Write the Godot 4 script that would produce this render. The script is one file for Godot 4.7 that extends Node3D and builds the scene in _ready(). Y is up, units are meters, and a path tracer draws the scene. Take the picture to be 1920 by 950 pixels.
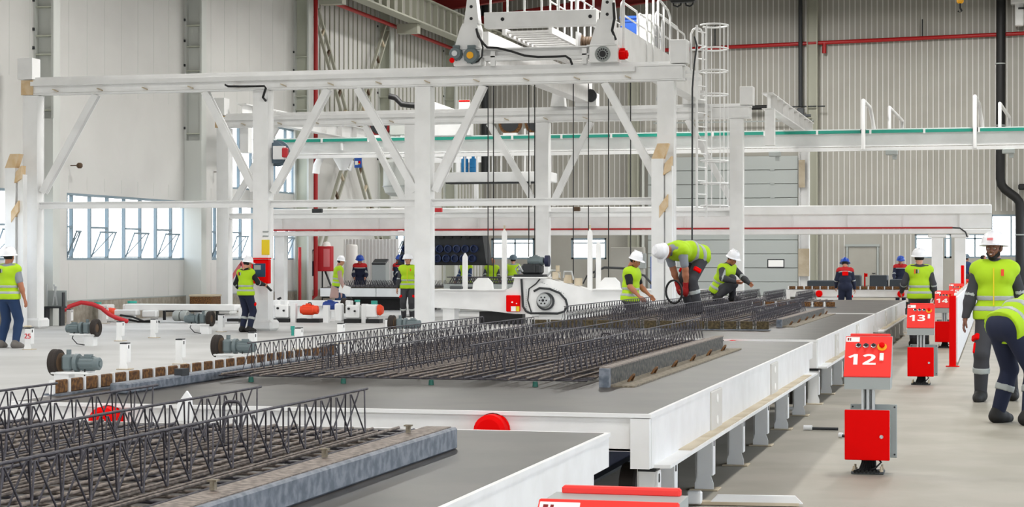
extends Node3D
# A precast concrete plant: a pallet line with reinforcement, two crane portals, workers and control posts.
# World: metres, y up; the pallet line runs along -z. V(x, y, d) is a point d metres down the hall.

class Shape:
	var v := PackedVector3Array()
	var n := PackedVector3Array()
	func tri(a: Vector3, b: Vector3, c: Vector3, m := Vector3.ZERO):
		var k = (c - a).cross(b - a).normalized()
		v.append_array([a, b, c]); n.append_array([k, k, k])
	func quad(a: Vector3, b: Vector3, c: Vector3, d: Vector3):
		tri(a, b, c); tri(a, c, d)
	func tri_n(a, b, c, na, nb, nc):
		if (c - a).cross(b - a).dot(na + nb + nc) < 0.0:
			v.append_array([a, c, b]); n.append_array([na, nc, nb])
		else:
			v.append_array([a, b, c]); n.append_array([na, nb, nc])
	func box(c: Vector3, s: Vector3, b := Basis.IDENTITY) -> Shape:
		var p := []
		for i in 8:
			p.append(c + b * (Vector3(-0.5 if i & 1 == 0 else 0.5, -0.5 if i & 2 == 0 else 0.5, -0.5 if i & 4 == 0 else 0.5) * s))
		for f in [[0, 4, 6, 2], [1, 3, 7, 5], [0, 1, 5, 4], [2, 6, 7, 3], [0, 2, 3, 1], [4, 5, 7, 6]]:
			var a = p[f[0]]; var q = p[f[1]]; var r = p[f[2]]; var t = p[f[3]]
			if (r - a).cross(q - a).dot((a + r) * 0.5 - c) < 0.0: quad(a, t, r, q)
			else: quad(a, q, r, t)
		return self
	# a box with chamfered edges
	func bev(c: Vector3, s: Vector3, w := 0.01, b := Basis.IDENTITY) -> Shape:
		var h := s * 0.5
		w = min(w, min(h.x, min(h.y, h.z)) * 0.9)
		var pt = func(sx, sy, sz, ax): # the corner vertex that lies on the face of axis ax
			var q = Vector3(sx * (h.x - (0.0 if ax == 0 else w)), sy * (h.y - (0.0 if ax == 1 else w)), sz * (h.z - (0.0 if ax == 2 else w)))
			return c + b * q
		for s1 in [-1, 1]:
			_q(c, pt.call(s1, -1, -1, 0), pt.call(s1, 1, -1, 0), pt.call(s1, 1, 1, 0), pt.call(s1, -1, 1, 0))
			_q(c, pt.call(-1, s1, -1, 1), pt.call(1, s1, -1, 1), pt.call(1, s1, 1, 1), pt.call(-1, s1, 1, 1))
			_q(c, pt.call(-1, -1, s1, 2), pt.call(1, -1, s1, 2), pt.call(1, 1, s1, 2), pt.call(-1, 1, s1, 2))
			for s2 in [-1, 1]:
				_q(c, pt.call(s1, s2, -1, 0), pt.call(s1, s2, 1, 0), pt.call(s1, s2, 1, 1), pt.call(s1, s2, -1, 1))
				_q(c, pt.call(s1, -1, s2, 0), pt.call(s1, 1, s2, 0), pt.call(s1, 1, s2, 2), pt.call(s1, -1, s2, 2))
				_q(c, pt.call(-1, s1, s2, 1), pt.call(1, s1, s2, 1), pt.call(1, s1, s2, 2), pt.call(-1, s1, s2, 2))
				for s3 in [-1, 1]:
					_t(c, pt.call(s1, s2, s3, 0), pt.call(s1, s2, s3, 1), pt.call(s1, s2, s3, 2))
		return self
	func _q(o, a, q, r, t):
		if (r - a).cross(q - a).dot((a + r) * 0.5 - o) < 0.0: quad(a, t, r, q)
		else: quad(a, q, r, t)
	func _t(o, a, q, r):
		if (r - a).cross(q - a).dot((a + q + r) / 3.0 - o) < 0.0: tri(a, r, q)
		else: tri(a, q, r)
	# a bar of rectangular section from a to b
	func bar(a: Vector3, b: Vector3, w: float, h: float, up := Vector3.UP) -> Shape:
		var z := (b - a).normalized()
		if abs(z.dot(up)) > 0.98: up = Vector3.RIGHT
		var x := up.cross(z).normalized()
		return box((a + b) * 0.5, Vector3(w, h, a.distance_to(b)), Basis(x, z.cross(x), z))
	# an I beam from a to b: h high along up, w wide
	func ibeam(a: Vector3, b: Vector3, w: float, h: float, t := 0.02, up := Vector3.UP) -> Shape:
		var z := (b - a).normalized()
		if abs(z.dot(up)) > 0.98: up = Vector3.RIGHT
		var x := up.cross(z).normalized()
		var y := z.cross(x)
		var B := Basis(x, y, z)
		var c := (a + b) * 0.5; var l := a.distance_to(b)
		box(c + y * (h - t) * 0.5, Vector3(w, t, l), B)
		box(c - y * (h - t) * 0.5, Vector3(w, t, l), B)
		box(c, Vector3(t * 0.8, h - 2 * t, l), B)
		return self
	# round bar through points
	func tube(p: Array, r: float, k := 6, closed := false, caps := true) -> Shape:
		var m := p.size()
		var rings := []
		var up := Vector3.ZERO
		for i in m:
			var d: Vector3
			if closed: d = (p[(i + 1) % m] - p[(i - 1 + m) % m])
			else: d = p[min(i + 1, m - 1)] - p[max(i - 1, 0)]
			d = d.normalized()
			if up == Vector3.ZERO: up = Vector3.UP if abs(d.y) < 0.9 else Vector3.RIGHT
			up = (up - d * up.dot(d)).normalized()
			var s := d.cross(up)
			var ring := []
			for j in k:
				var g := TAU * j / k
				ring.append([p[i] + (up * cos(g) + s * sin(g)) * r, up * cos(g) + s * sin(g)])
			rings.append(ring)
		for i in (m if closed else m - 1):
			var A = rings[i]; var B = rings[(i + 1) % m]
			for j in k:
				var q := (j + 1) % k
				tri_n(A[j][0], A[q][0], B[q][0], A[j][1], A[q][1], B[q][1])
				tri_n(A[j][0], B[q][0], B[j][0], A[j][1], B[q][1], B[j][1])
		if caps and not closed:
			for e in [0, m - 1]:
				var d: Vector3 = (p[0] - p[1]).normalized() if e == 0 else (p[m - 1] - p[m - 2]).normalized()
				for j in range(1, k - 1):
					tri_n(rings[e][0][0], rings[e][j][0], rings[e][j + 1][0], d, d, d)
		return self
	func cyl(a: Vector3, b: Vector3, r: float, r2 := -1.0, k := 16) -> Shape:
		if r2 < 0: r2 = r
		var d := (b - a).normalized()
		var u := d.cross(Vector3.UP if abs(d.y) < 0.9 else Vector3.RIGHT).normalized()
		var w := d.cross(u)
		for j in k:
			var g := TAU * j / k; var g2 := TAU * (j + 1) / k
			var e1 := u * cos(g) + w * sin(g); var e2 := u * cos(g2) + w * sin(g2)
			tri_n(a + e1 * r, a + e2 * r, b + e2 * r2, e1, e2, e2)
			tri_n(a + e1 * r, b + e2 * r2, b + e1 * r2, e1, e2, e1)
			if r > 0: tri_n(a, a + e1 * r, a + e2 * r, -d, -d, -d)
			if r2 > 0: tri_n(b, b + e1 * r2, b + e2 * r2, d, d, d)
		return self
	# profile of [radius, height] pairs turned about the axis from o along d
	func lathe(o: Vector3, d: Vector3, prof: Array, k := 20, smooth := true, sx := 1.0, sz := 1.0) -> Shape:
		d = d.normalized()
		var u := d.cross(Vector3.UP if abs(d.y) < 0.9 else Vector3.RIGHT).normalized()
		var w := d.cross(u)
		for i in prof.size() - 1:
			var p = prof[i]; var q = prof[i + 1]
			var t := Vector2(q[0] - p[0], q[1] - p[1]).normalized()
			for j in k:
				var e := []
				for g in [TAU * j / k, TAU * (j + 1) / k]: e.append(u * cos(g) * sx + w * sin(g) * sz)
				var n1: Vector3 = (e[0] * t.y - d * t.x).normalized(); var n2: Vector3 = (e[1] * t.y - d * t.x).normalized()
				var a = o + e[0] * p[0] + d * p[1]; var b = o + e[1] * p[0] + d * p[1]
				var c = o + e[1] * q[0] + d * q[1]; var f = o + e[0] * q[0] + d * q[1]
				if p[0] > 0: tri_n(a, b, c, n1, n2, n2)
				if q[0] > 0: tri_n(a, c, f, n1, n2, n1)
		return self
	# a flat outline (x, y pairs in the frame B, o) given depth along the frame's z
	func prism(poly: PackedVector2Array, depth: float, o := Vector3.ZERO, B := Basis.IDENTITY) -> Shape:
		var ids := Geometry2D.triangulate_polygon(poly)
		var f = func(p: Vector2, z): return o + B * Vector3(p.x, p.y, z)
		for i in range(0, ids.size(), 3):
			var a = poly[ids[i]]; var b = poly[ids[i + 1]]; var c = poly[ids[i + 2]]
			for e in [[depth, B.z], [0.0, -B.z]]:
				tri_n(f.call(a, e[0]), f.call(b, e[0]), f.call(c, e[0]), e[1], e[1], e[1])
		var ccw := not Geometry2D.is_polygon_clockwise(poly)
		for i in poly.size():
			var a := poly[i]; var b := poly[(i + 1) % poly.size()]
			var nn := Vector2(b.y - a.y, a.x - b.x).normalized() * (1.0 if ccw else -1.0)
			var N: Vector3 = (B * Vector3(nn.x, nn.y, 0)).normalized()
			tri_n(f.call(a, 0.0), f.call(b, 0.0), f.call(b, depth), N, N, N)
			tri_n(f.call(a, 0.0), f.call(b, depth), f.call(a, depth), N, N, N)
		return self
	func ball(c: Vector3, r: Vector3, k := 12) -> Shape:
		for i in k / 2:
			for j in k:
				var e := []
				for q in [[i, j], [i + 1, j], [i + 1, j + 1], [i, j + 1]]:
					var t: float = PI * q[0] / (k / 2); var g: float = TAU * q[1] / k
					e.append(Vector3(sin(t) * cos(g), cos(t), sin(t) * sin(g)))
				tri_n(c + e[0] * r, c + e[1] * r, c + e[2] * r, e[0], e[1], e[2])
				tri_n(c + e[0] * r, c + e[2] * r, c + e[3] * r, e[0], e[2], e[3])
		return self
	func add(o: Shape, t := Transform3D.IDENTITY) -> Shape:
		v.append_array(t * o.v)
		var r := Transform3D(t.basis.orthonormalized(), Vector3.ZERO)
		if t.basis.determinant() < 0:
			var vv := t * o.v; var nv := PackedVector3Array()
			for x in o.n: nv.append((t.basis * x).normalized())
			v.resize(v.size() - o.v.size())
			for i in range(0, vv.size(), 3):
				v.append_array([vv[i], vv[i + 2], vv[i + 1]]); n.append_array([nv[i], nv[i + 2], nv[i + 1]])
		else:
			n.append_array(r * o.n)
		return self
	func mesh() -> ArrayMesh:
		var a := []
		a.resize(Mesh.ARRAY_MAX)
		a[Mesh.ARRAY_VERTEX] = v; a[Mesh.ARRAY_NORMAL] = n
		var m := ArrayMesh.new()
		m.add_surface_from_arrays(Mesh.PRIMITIVE_TRIANGLES, a)
		return m

func S() -> Shape: return Shape.new()
func V(x: float, y: float, d: float) -> Vector3: return Vector3(x, y, -d)

var names := {}
func numbered(called: String) -> String:
	var k: int = names.get(called, 0)
	names[called] = k + 1
	return called if k == 0 else "%s_%03d" % [called, k]

# a thing: an empty at its base whose children are its parts
func thing(called: String, label: String, category: String, at := Vector3.ZERO, turn := 0.0, group := "") -> Node3D:
	var o := Node3D.new()
	o.name = numbered(called)
	add_child(o)
	o.position = at; o.rotation.y = turn
	tag(o, label, category, group)
	return o
func tag(o: Node, label: String, category: String, group := ""):
	o.set_meta("label", label); o.set_meta("category", category)
	if group: o.set_meta("group", group)
# one mesh: a part of parent, or top-level
func part(called: String, s, m: Material, parent: Node = null, at := Vector3.ZERO) -> MeshInstance3D:
	var o := MeshInstance3D.new()
	o.mesh = s.mesh() if s is Shape else s
	o.material_override = m
	o.position = at
	if parent == null:
		o.name = numbered(called); add_child(o)
	else:
		o.name = called; parent.add_child(o, true)
	return o
func single(called: String, s, m: Material, label: String, category: String, at := Vector3.ZERO, group := "") -> MeshInstance3D:
	var o := part(called, s, m, null, at)
	tag(o, label, category, group)
	return o
func struct(called: String, s, m: Material, at := Vector3.ZERO) -> MeshInstance3D:
	var o := part(called, s, m, null, at)
	o.name = called
	o.set_meta("kind", "structure")
	return o
func empty_struct(called: String, at := Vector3.ZERO) -> Node3D:
	var o := Node3D.new(); o.name = called; add_child(o); o.position = at
	o.set_meta("kind", "structure")
	return o
func dup(o: Node3D, at: Vector3, label := "", group := "", turn = null) -> Node3D:
	var base := o.name.rstrip("0123456789").trim_suffix("_")
	var c: Node3D = o.duplicate()
	c.name = numbered(base); add_child(c); c.position = at
	if turn != null: c.rotation.y = turn
	if label: c.set_meta("label", label)
	if group: c.set_meta("group", group)
	return c

var M := {}
func mat(called: String, c: Color, rough := 0.6, metal := 0.0) -> StandardMaterial3D:
	var m := StandardMaterial3D.new()
	m.resource_name = called
	m.albedo_color = c; m.roughness = rough; m.metallic = metal
	M[called] = m
	return m
func noise_tex(seed_: int, freq: float, a: Color, b: Color, size := 512, oct := 5, lo := 0.25, hi := 0.75) -> NoiseTexture2D:
	var f := FastNoiseLite.new()
	f.seed = seed_; f.frequency = freq; f.fractal_octaves = oct; f.noise_type = FastNoiseLite.TYPE_SIMPLEX_SMOOTH
	var g := Gradient.new()
	g.offsets = PackedFloat32Array([lo, hi]); g.colors = PackedColorArray([a, b])
	var t := NoiseTexture2D.new()
	t.width = size; t.height = size; t.seamless = true; t.noise = f; t.color_ramp = g
	return t
func textured(called: String, a: Color, b: Color, rough: float, seed_: int, freq := 0.01, scale := 0.5, metal := 0.0, lo := 0.25, hi := 0.75) -> StandardMaterial3D:
	var m := mat(called, Color.WHITE, rough, metal)
	m.albedo_texture = noise_tex(seed_, freq, a, b, 512, 5, lo, hi)
	m.uv1_triplanar = true; m.uv1_world_triplanar = true
	m.uv1_scale = Vector3.ONE * scale
	return m

func _ready():
	# camera: level apart from 0.18 degrees, 14.19 degrees left of the pallet line
	var cam := Camera3D.new()
	cam.name = "camera"; add_child(cam)
	cam.position = Vector3(0, 1.6, 0)
	cam.rotation = Vector3(deg_to_rad(0.175), deg_to_rad(14.186), 0)
	cam.fov = 15.03; cam.near = 0.1; cam.far = 300.0
	cam.current = true
	# daylight
	var env := Environment.new()
	var sky := Sky.new(); var ps := ProceduralSkyMaterial.new()
	ps.sky_top_color = Color(0.80, 0.86, 0.93); ps.sky_horizon_color = Color(0.98, 0.985, 0.99)
	ps.ground_horizon_color = Color(0.92, 0.93, 0.94); ps.ground_bottom_color = Color(0.6, 0.6, 0.58)
	ps.sky_energy_multiplier = 2.5; ps.ground_energy_multiplier = 2.2
	sky.sky_material = ps
	env.background_mode = Environment.BG_SKY; env.sky = sky
	env.tonemap_mode = Environment.TONE_MAPPER_LINEAR
	env.tonemap_exposure = 0.76
	env.ambient_light_source = Environment.AMBIENT_SOURCE_DISABLED
	env.sdfgi_enabled = true; env.ssao_enabled = true; env.ssil_enabled = true
	var we := WorldEnvironment.new(); we.name = "world_environment"; we.environment = env; add_child(we)
	make_materials()
	hall_lights()
	setting()
	pallet_line()
	portals()
	crane()
	background_cranes()
	lifting_beam()
	control_posts()
	floor_machines()
	wall_things()
	people()

const ORD := ["second", "third", "fourth", "fifth", "sixth", "seventh", "eighth", "ninth", "tenth", "eleventh", "twelfth", "thirteenth", "fourteenth", "fifteenth", "sixteenth", "seventeenth", "eighteenth", "nineteenth", "twentieth", "twenty-first", "twenty-second"]

func make_materials():
	textured("white_steel", Color(0.91, 0.91, 0.905), Color(0.94, 0.94, 0.935), 0.42, 3, 0.006, 0.35)
	textured("white_side", Color(0.875, 0.87, 0.86), Color(0.90, 0.895, 0.89), 0.5, 5, 0.01, 0.6)
	textured("dust", Color(0.72, 0.66, 0.56), Color(0.79, 0.74, 0.65), 0.9, 6, 0.006, 0.6)
	textured("raw_edge", Color(0.82, 0.70, 0.53), Color(0.86, 0.77, 0.64), 0.8, 7, 0.01, 0.6)
	textured("deck", Color(0.20, 0.18, 0.158), Color(0.265, 0.24, 0.212), 0.36, 8, 0.012, 0.25, 0.1).metallic_specular = 0.32
	textured("rebar", Color(0.20, 0.19, 0.21), Color(0.34, 0.325, 0.345), 0.55, 9, 0.03, 1.5, 0.3)
	textured("mesh_bar", Color(0.36, 0.315, 0.28), Color(0.56, 0.51, 0.47), 0.6, 10, 0.03, 1.5, 0.2)
	textured("form_steel", Color(0.34, 0.37, 0.41), Color(0.50, 0.52, 0.55), 0.5, 11, 0.02, 1.2, 0.3)
	textured("form_worn", Color(0.16, 0.17, 0.165), Color(0.37, 0.35, 0.31), 0.6, 12, 0.03, 1.2, 0.3)
	textured("rust", Color(0.28, 0.17, 0.08), Color(0.52, 0.36, 0.17), 0.85, 13, 0.03, 1.5)
	textured("floor_main", Color(0.70, 0.698, 0.688), Color(0.75, 0.748, 0.74), 0.55, 14, 0.006, 0.12)
	textured("floor_aisle", Color(0.61, 0.585, 0.53), Color(0.655, 0.63, 0.58), 0.6, 15, 0.006, 0.3)
	textured("concrete", Color(0.55, 0.52, 0.47), Color(0.63, 0.60, 0.55), 0.9, 16, 0.02, 0.4)
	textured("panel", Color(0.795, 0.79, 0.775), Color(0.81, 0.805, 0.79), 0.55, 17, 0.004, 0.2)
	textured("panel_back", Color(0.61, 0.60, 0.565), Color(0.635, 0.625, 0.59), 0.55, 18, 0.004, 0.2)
	mat("roof_sheet", Color(0.42, 0.40, 0.36), 0.8)
	textured("olive_rust", Color(0.22, 0.18, 0.10), Color(0.36, 0.31, 0.20), 0.8, 19, 0.03, 1.5)
	textured("form_base", Color(0.42, 0.38, 0.31), Color(0.58, 0.54, 0.47), 0.8, 21, 0.03, 1.5)
	mat("stiff_paint", Color(0.80, 0.785, 0.755), 0.6)
	mat("window_frame", Color(0.50, 0.57, 0.61), 0.5)
	mat("deep_blue", Color(0.08, 0.16, 0.33), 0.5)
	mat("slate", Color(0.23, 0.26, 0.29), 0.6)
	mat("panel_joint", Color(0.40, 0.38, 0.34), 0.7)
	mat("column_paint", Color(0.78, 0.79, 0.77), 0.5)
	mat("column_web", Color(0.73, 0.74, 0.68), 0.6)
	mat("grey_green", Color(0.66, 0.66, 0.60), 0.6)
	mat("door_panel", Color(0.66, 0.68, 0.67), 0.5)
	mat("red_paint", Color(0.90, 0.0, 0.0), 0.6).metallic_specular = 0.2
	mat("red_desk", Color(0.95, 0.17, 0.13), 0.5)
	mat("red_pipe", Color(0.66, 0.06, 0.07), 0.4)
	mat("dark_red", Color(0.50, 0.035, 0.03), 0.5)
	mat("orange", Color(0.92, 0.27, 0.10), 0.5)
	mat("grey_case", Color(0.62, 0.64, 0.63), 0.45)
	mat("alu", Color(0.74, 0.75, 0.75), 0.35, 0.6)
	mat("chrome", Color(0.75, 0.75, 0.76), 0.2, 0.9)
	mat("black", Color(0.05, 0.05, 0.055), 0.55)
	mat("dark_grey", Color(0.16, 0.17, 0.18), 0.6)
	mat("motor_grey", Color(0.40, 0.45, 0.46), 0.45)
	mat("motor_blue", Color(0.13, 0.25, 0.55), 0.45)
	mat("navy", Color(0.07, 0.10, 0.22), 0.7)
	mat("sky_blue", Color(0.10, 0.50, 0.74), 0.5)
	mat("cabinet_blue", Color(0.12, 0.33, 0.68), 0.5)
	mat("green_rail", Color(0.10, 0.58, 0.50), 0.5)
	mat("teal", Color(0.18, 0.62, 0.56), 0.5)
	mat("green_spacer", Color(0.10, 0.35, 0.30), 0.6)
	mat("yellow", Color(0.90, 0.80, 0.05), 0.5)
	mat("yellow_ring", Color(0.95, 0.68, 0.02), 0.5)
	mat("white_print", Color(0.96, 0.95, 0.93), 0.6)
	mat("paper", Color(0.95, 0.95, 0.94), 0.8)
	mat("rubber", Color(0.17, 0.14, 0.12), 0.8)
	mat("brown_drum", Color(0.33, 0.25, 0.17), 0.7)
	mat("frame_dark", Color(0.33, 0.40, 0.45), 0.5)
	mat("hose_red", Color(0.76, 0.12, 0.16), 0.5)
	mat("hose_pink", Color(0.86, 0.45, 0.46), 0.5)
	mat("mid_grey", Color(0.30, 0.31, 0.32), 0.7)  # even mid grey for cross members, plates and small fittings
	mat("screen_blue", Color(0.16, 0.26, 0.38), 0.2)
	var g := mat("glass", Color(0.93, 0.96, 0.97, 0.08), 0.05)
	g.transparency = BaseMaterial3D.TRANSPARENCY_ALPHA
	var l := mat("lamp", Color(1, 1, 1), 0.5)
	l.emission_enabled = true; l.emission = Color(1, 0.98, 0.94); l.emission_energy_multiplier = 2.0

# unseen high bay lamps added under the roof to light the hall
func hall_lights():
	var lamp_no := -1
	for z in [-6, 6, 18, 30, 42, 54, 66, 77]:
		for x in [-17.0, -8.5, 0.0]:
			lamp_no += 1
			var t := thing("added_hall_lamp", "unseen lamp added under the roof, %s from the near wall in the %s row" % [(["first"] + ORD)[lamp_no / 3], ["left", "middle", "aisle-side"][lamp_no % 3]], "lamp", V(x, 9.6 if z < 60 else 12.4, z), 0.0, "unseen lamps added under the roof")
			part("housing", S().box(Vector3(0, 0.06, 0), Vector3(0.7, 0.1, 3.0)), M.white_steel, t)
			part("diffuser", S().box(Vector3.ZERO, Vector3(0.6, 0.02, 2.9)), M.lamp, t)
			part("hanger", S().cyl(Vector3(0, 0.1, 1), Vector3(0, 4.39 if z < 60 else 1.59, 1), 0.01, 0.01, 6).cyl(Vector3(0, 0.1, -1), Vector3(0, 4.39 if z < 60 else 1.59, -1), 0.01, 0.01, 6), M.dark_grey, t)
			var a := AreaLight3D.new()
			a.name = "lamp_light"; a.area_size = Vector2(0.6, 2.9)
			a.light_energy = 54.0 if z < 60 else (46.0 if x < -12 else 88.0); a.light_color = Color(1.0, 0.995, 0.985)
			a.area_range = 80.0; a.shadow_enabled = true
			a.position = Vector3(0, -0.03, 0); a.rotation.x = -PI / 2
			t.add_child(a, true)

func setting():
	# floor: painted hall floor on the left, dusty concrete aisle on the right
	struct("floor", S().box(V(-14.5, -0.15, 35), Vector3(16.6, 0.3, 100)), M.floor_main)
	struct("floor_aisle", S().box(V(0.9, -0.15, 35), Vector3(14.2, 0.3, 100)), M.floor_aisle)
	struct("ceiling", S().box(V(-7.4, 14.15, 35), Vector3(31.0, 0.3, 100)), M.roof_sheet)
	# unseen near wall behind the camera; its gate opening is added for frontal daylight
	struct("wall_near", S().box(V(-19.9, 7, -14.7), Vector3(6, 14.6, 0.3)).box(V(3.6, 7, -14.7), Vector3(9, 14.6, 0.3)).box(V(-8.9, 9.9, -14.7), Vector3(16, 8.8, 0.3)), M.panel)
	# right wall, outside the frame: a long window band, added and sized for daylight
	struct("wall_right", S().box(V(8.1, 0.8, 35), Vector3(0.2, 1.6, 100)).box(V(8.1, 9.8, 35), Vector3(0.2, 8.4, 100)), M.panel)
	for i in 12:
		var w := empty_struct("window_%d" % (20 + i), V(8.1, 3.6, -10.0 + 8.2 * i))
		var f := S()
		for k in 5: f.box(Vector3(0, 0, -4.1 + k * 2.05), Vector3(0.1, 4.0, 0.06))
		part("frame", f, M.window_frame, w)
		part("pane", S().box(Vector3.ZERO, Vector3(0.01, 4.0, 8.2)), M.glass, w)
	# left wall: openings between z 43.9 and 51.2, 53.05 and 60, and before and behind
	var holes := [[-9.0, -1.0, 1.58, 3.27], [2.5, 9.8, 1.58, 3.27], [11.2, 18.5, 1.58, 3.27], [18.9, 24.4, 1.58, 3.27], [26.0, 33.2, 1.58, 3.27], [34.9, 42.0, 1.58, 3.27], [43.9, 51.2, 1.58, 3.27], [53.05, 60.0, 1.58, 3.27], [53.9, 60.0, 3.75, 5.9], [71, 76.5, 1.58, 3.27]]
	var wl := S(); var pl := S()
	var prev := -15.0
	for z in range(0, 0): pass
	var cuts := [-15.0]
	for h in holes:
		for e in [h[0], h[1]]:
			if not e in cuts: cuts.append(e)
	cuts.append(84.0)
	cuts.sort()
	for i in cuts.size() - 1:
		var a: float = cuts[i]; var b: float = cuts[i + 1]; var m := (a + b) * 0.5
		var gaps := []
		for h in holes:
			if m > h[0] and m < h[1]: gaps.append([h[2], h[3]])
		gaps.sort()
		var y := 0.55
		for g in gaps + [[14.0, 14.0]]:
			wl.box(V(-22.7, (y + g[0]) / 2, m), Vector3(0.2, g[0] - y, b - a)); y = g[1]
	var wall := struct("wall_left", wl, M.panel)
	# micro ribs of the wall panels: joints every metre
	var jt := S()
	for i in 99:
		var z := -14.0 + i
		for seg in [[0.6, 1.5], [3.35, 3.7], [5.95, 13.9]]:
			jt.box(V(-22.6, (seg[0] + seg[1]) / 2, z), Vector3(0.008, seg[1] - seg[0], 0.014))
	part("panel_joint", jt, M.column_paint, wall).set_meta("kind", "stuff")
	var wr := S()
	for i in 48: wr.box(V(-22.58, 7.0, 60.4 + i * 0.5), Vector3(0.05, 12.8, 0.06)) if 60.4 + i * 0.5 > 77 else wr.box(V(-22.58, 10.0, 60.4 + i * 0.5), Vector3(0.03, 7.6, 0.05))
	part("rib", wr, M.grey_green, wall).set_meta("kind", "stuff")
	part("sill_flashing", S().box(V(-22.57, 0.56, 35), Vector3(0.08, 0.03, 98)), M.grey_case, wall)
	struct("trim_1", S().box(V(-22.66, 0.275, 35), Vector3(0.24, 0.55, 98)), M.concrete)
	var wn := 1
	for h in holes:
		var w := empty_struct("window_%d" % wn, V(-22.7, 0, 0)); wn += 1
		var z0: float = h[0]; var z1: float = h[1]; var y0: float = h[2]; var y1: float = h[3]
		var fr := S()
		for y in [y0 + 0.03, y1 - 0.03]: fr.box(V(0.05, y, (z0 + z1) / 2), Vector3(0.09, 0.06, z1 - z0))
		part("frame", fr, M.window_frame, w)
		var zs := [z0]
		var q: float = z0 + 0.33
		while q < z1 - 0.2: zs.append(q); q += 1.0
		zs.append(z1)
		for i in zs.size():
			part("mullion", S().box(V(0.05, (y0 + y1) / 2, clamp(zs[i], z0 + 0.035, z1 - 0.035)), Vector3(0.09, y1 - y0 - 0.12, 0.06)), M.window_frame, w)
			if i + 1 == zs.size(): continue
			var zm: float = (zs[i] + zs[i + 1]) / 2; var zw: float = zs[i + 1] - zs[i] - 0.06
			part("pane", S().box(V(0.02, (y0 + y1) / 2, zm), Vector3(0.012, y1 - y0 - 0.1, zw)), M.glass, w)
			if i % 2 == 0 and y0 < 2.0 and z0 > 30:
				# an opening sash in the lower half, tilted inwards at its top, with its stay
				part("transom", S().box(V(0.05, 2.42, zm), Vector3(0.08, 0.05, zw)), M.window_frame, w)
				var sa := S()
				var top := V(0.34, 2.3, zm); var bot := V(0.08, 1.66, zm)
				for s in [-1, 1]: sa.bar(top + Vector3(0, 0, s * (zw / 2 - 0.03)), bot + Vector3(0, 0, s * (zw / 2 - 0.03)), 0.03, 0.03)
				sa.box(top, Vector3(0.04, 0.05, zw)); sa.box(bot, Vector3(0.03, 0.03, zw))
				part("sash", sa, M.window_frame, w)
				part("stay", S().tube([V(0.3, 2.28, zm + zw * 0.35), V(0.06, 1.7, zm - zw * 0.4)], 0.015, 5), M.window_frame, w)
	# building columns on the left wall: flanges across, a recessed web with stiffeners
	var n := 0
	for z in [6.9, 15.8, 24.6, 33.5, 42.35, 51.25, 60.05, 68.95, 77.8]:
		n += 1
		var c := empty_struct("column_%d" % n, V(-22.6, 0, z))
		part("flange", S().box(Vector3(0.03, 6.9, 0), Vector3(0.06, 13.8, 0.34)), M.column_paint, c)
		part("flange", S().box(Vector3(0.5, 6.9, 0), Vector3(0.06, 13.8, 0.34)), M.column_paint, c)
		part("web", S().box(Vector3(0.26, 6.9, 0), Vector3(0.42, 13.8, 0.03)), M.column_web if z > 55 else M.column_paint, c)
		for y in [5.2, 6.55, 7.0, 7.7, 8.3, 10.2]:
			part("stiffener", S().box(Vector3(0.26, y, 0.09), Vector3(0.42, 0.03, 0.16)), M.column_web, c)
			part("bolt", S().box(Vector3(0.0, y + 0.16, 0.2), Vector3(0.07, 0.07, 0.06)), M.dark_grey, c)
		if z < 55: part("casing", S().box(Vector3(0.27, 2.5, 0.19), Vector3(0.53, 5.0, 0.02)), M.column_paint, c)
	# back wall at z 84 with ribs, openings for windows and a sectional door
	var bh := [[-22.2, -20.2, 1.6, 2.55], [-18.5, -16.9, 1.6, 2.55], [-3.43, -2.43, 1.65, 2.7], [-2.2, -1.9, 1.65, 2.7], [-1.75, -0.3, 1.65, 2.7], [-0.28, 1.2, 1.7, 3.5], [1.4, 2.8, 1.7, 3.5], [3.2, 6.5, 1.7, 3.5]]
	var bw := S()
	var xs := [-22.8, 8.2]
	for h in bh: xs.append(h[0]); xs.append(h[1])
	xs.sort()
	for i in xs.size() - 1:
		var a: float = xs[i]; var b: float = xs[i + 1]; var m := (a + b) / 2
		var y := 0.0
		for h in bh:
			if m > h[0] and m < h[1]:
				bw.box(V(m, h[2] / 2, 84.1), Vector3(b - a, h[2], 0.2)); y = h[3]
		bw.box(V(m, (y + 14) / 2, 84.1), Vector3(b - a, 14 - y, 0.2))
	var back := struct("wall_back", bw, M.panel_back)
	var rib := S()
	var x := -22.4
	while x < 8:
		var low := 3.6
		if not (x > -15.2 and x < -8.2): rib.box(V(x, 8.8, 83.99), Vector3(0.045, 10.3, 0.03))
		else: rib.box(V(x, 10.1, 83.99), Vector3(0.045, 7.6, 0.03))
		if x > -7.6 and x < -3.6 and not (x > -6.4 and x < -4.9): rib.box(V(x, 1.8, 83.99), Vector3(0.045, 3.6, 0.03))
		x += 0.235
	part("rib", rib, M.panel, back).set_meta("kind", "stuff")
	var k := 30
	for h in bh:
		var w := empty_struct("window_%d" % (k + 10), V((h[0] + h[1]) / 2, (h[2] + h[3]) / 2, 84.05)); k += 1
		var ww: float = h[1] - h[0]; var hh: float = h[3] - h[2]
		part("frame", S().box(Vector3(0, hh / 2 - 0.04, 0), Vector3(ww, 0.08, 0.1)).box(Vector3(0, -hh / 2 + 0.04, 0), Vector3(ww, 0.08, 0.1)).box(Vector3(ww / 2 - 0.04, 0, 0), Vector3(0.08, hh, 0.1)).box(Vector3(-ww / 2 + 0.04, 0, 0), Vector3(0.08, hh, 0.1)), M.window_frame, w)
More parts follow.
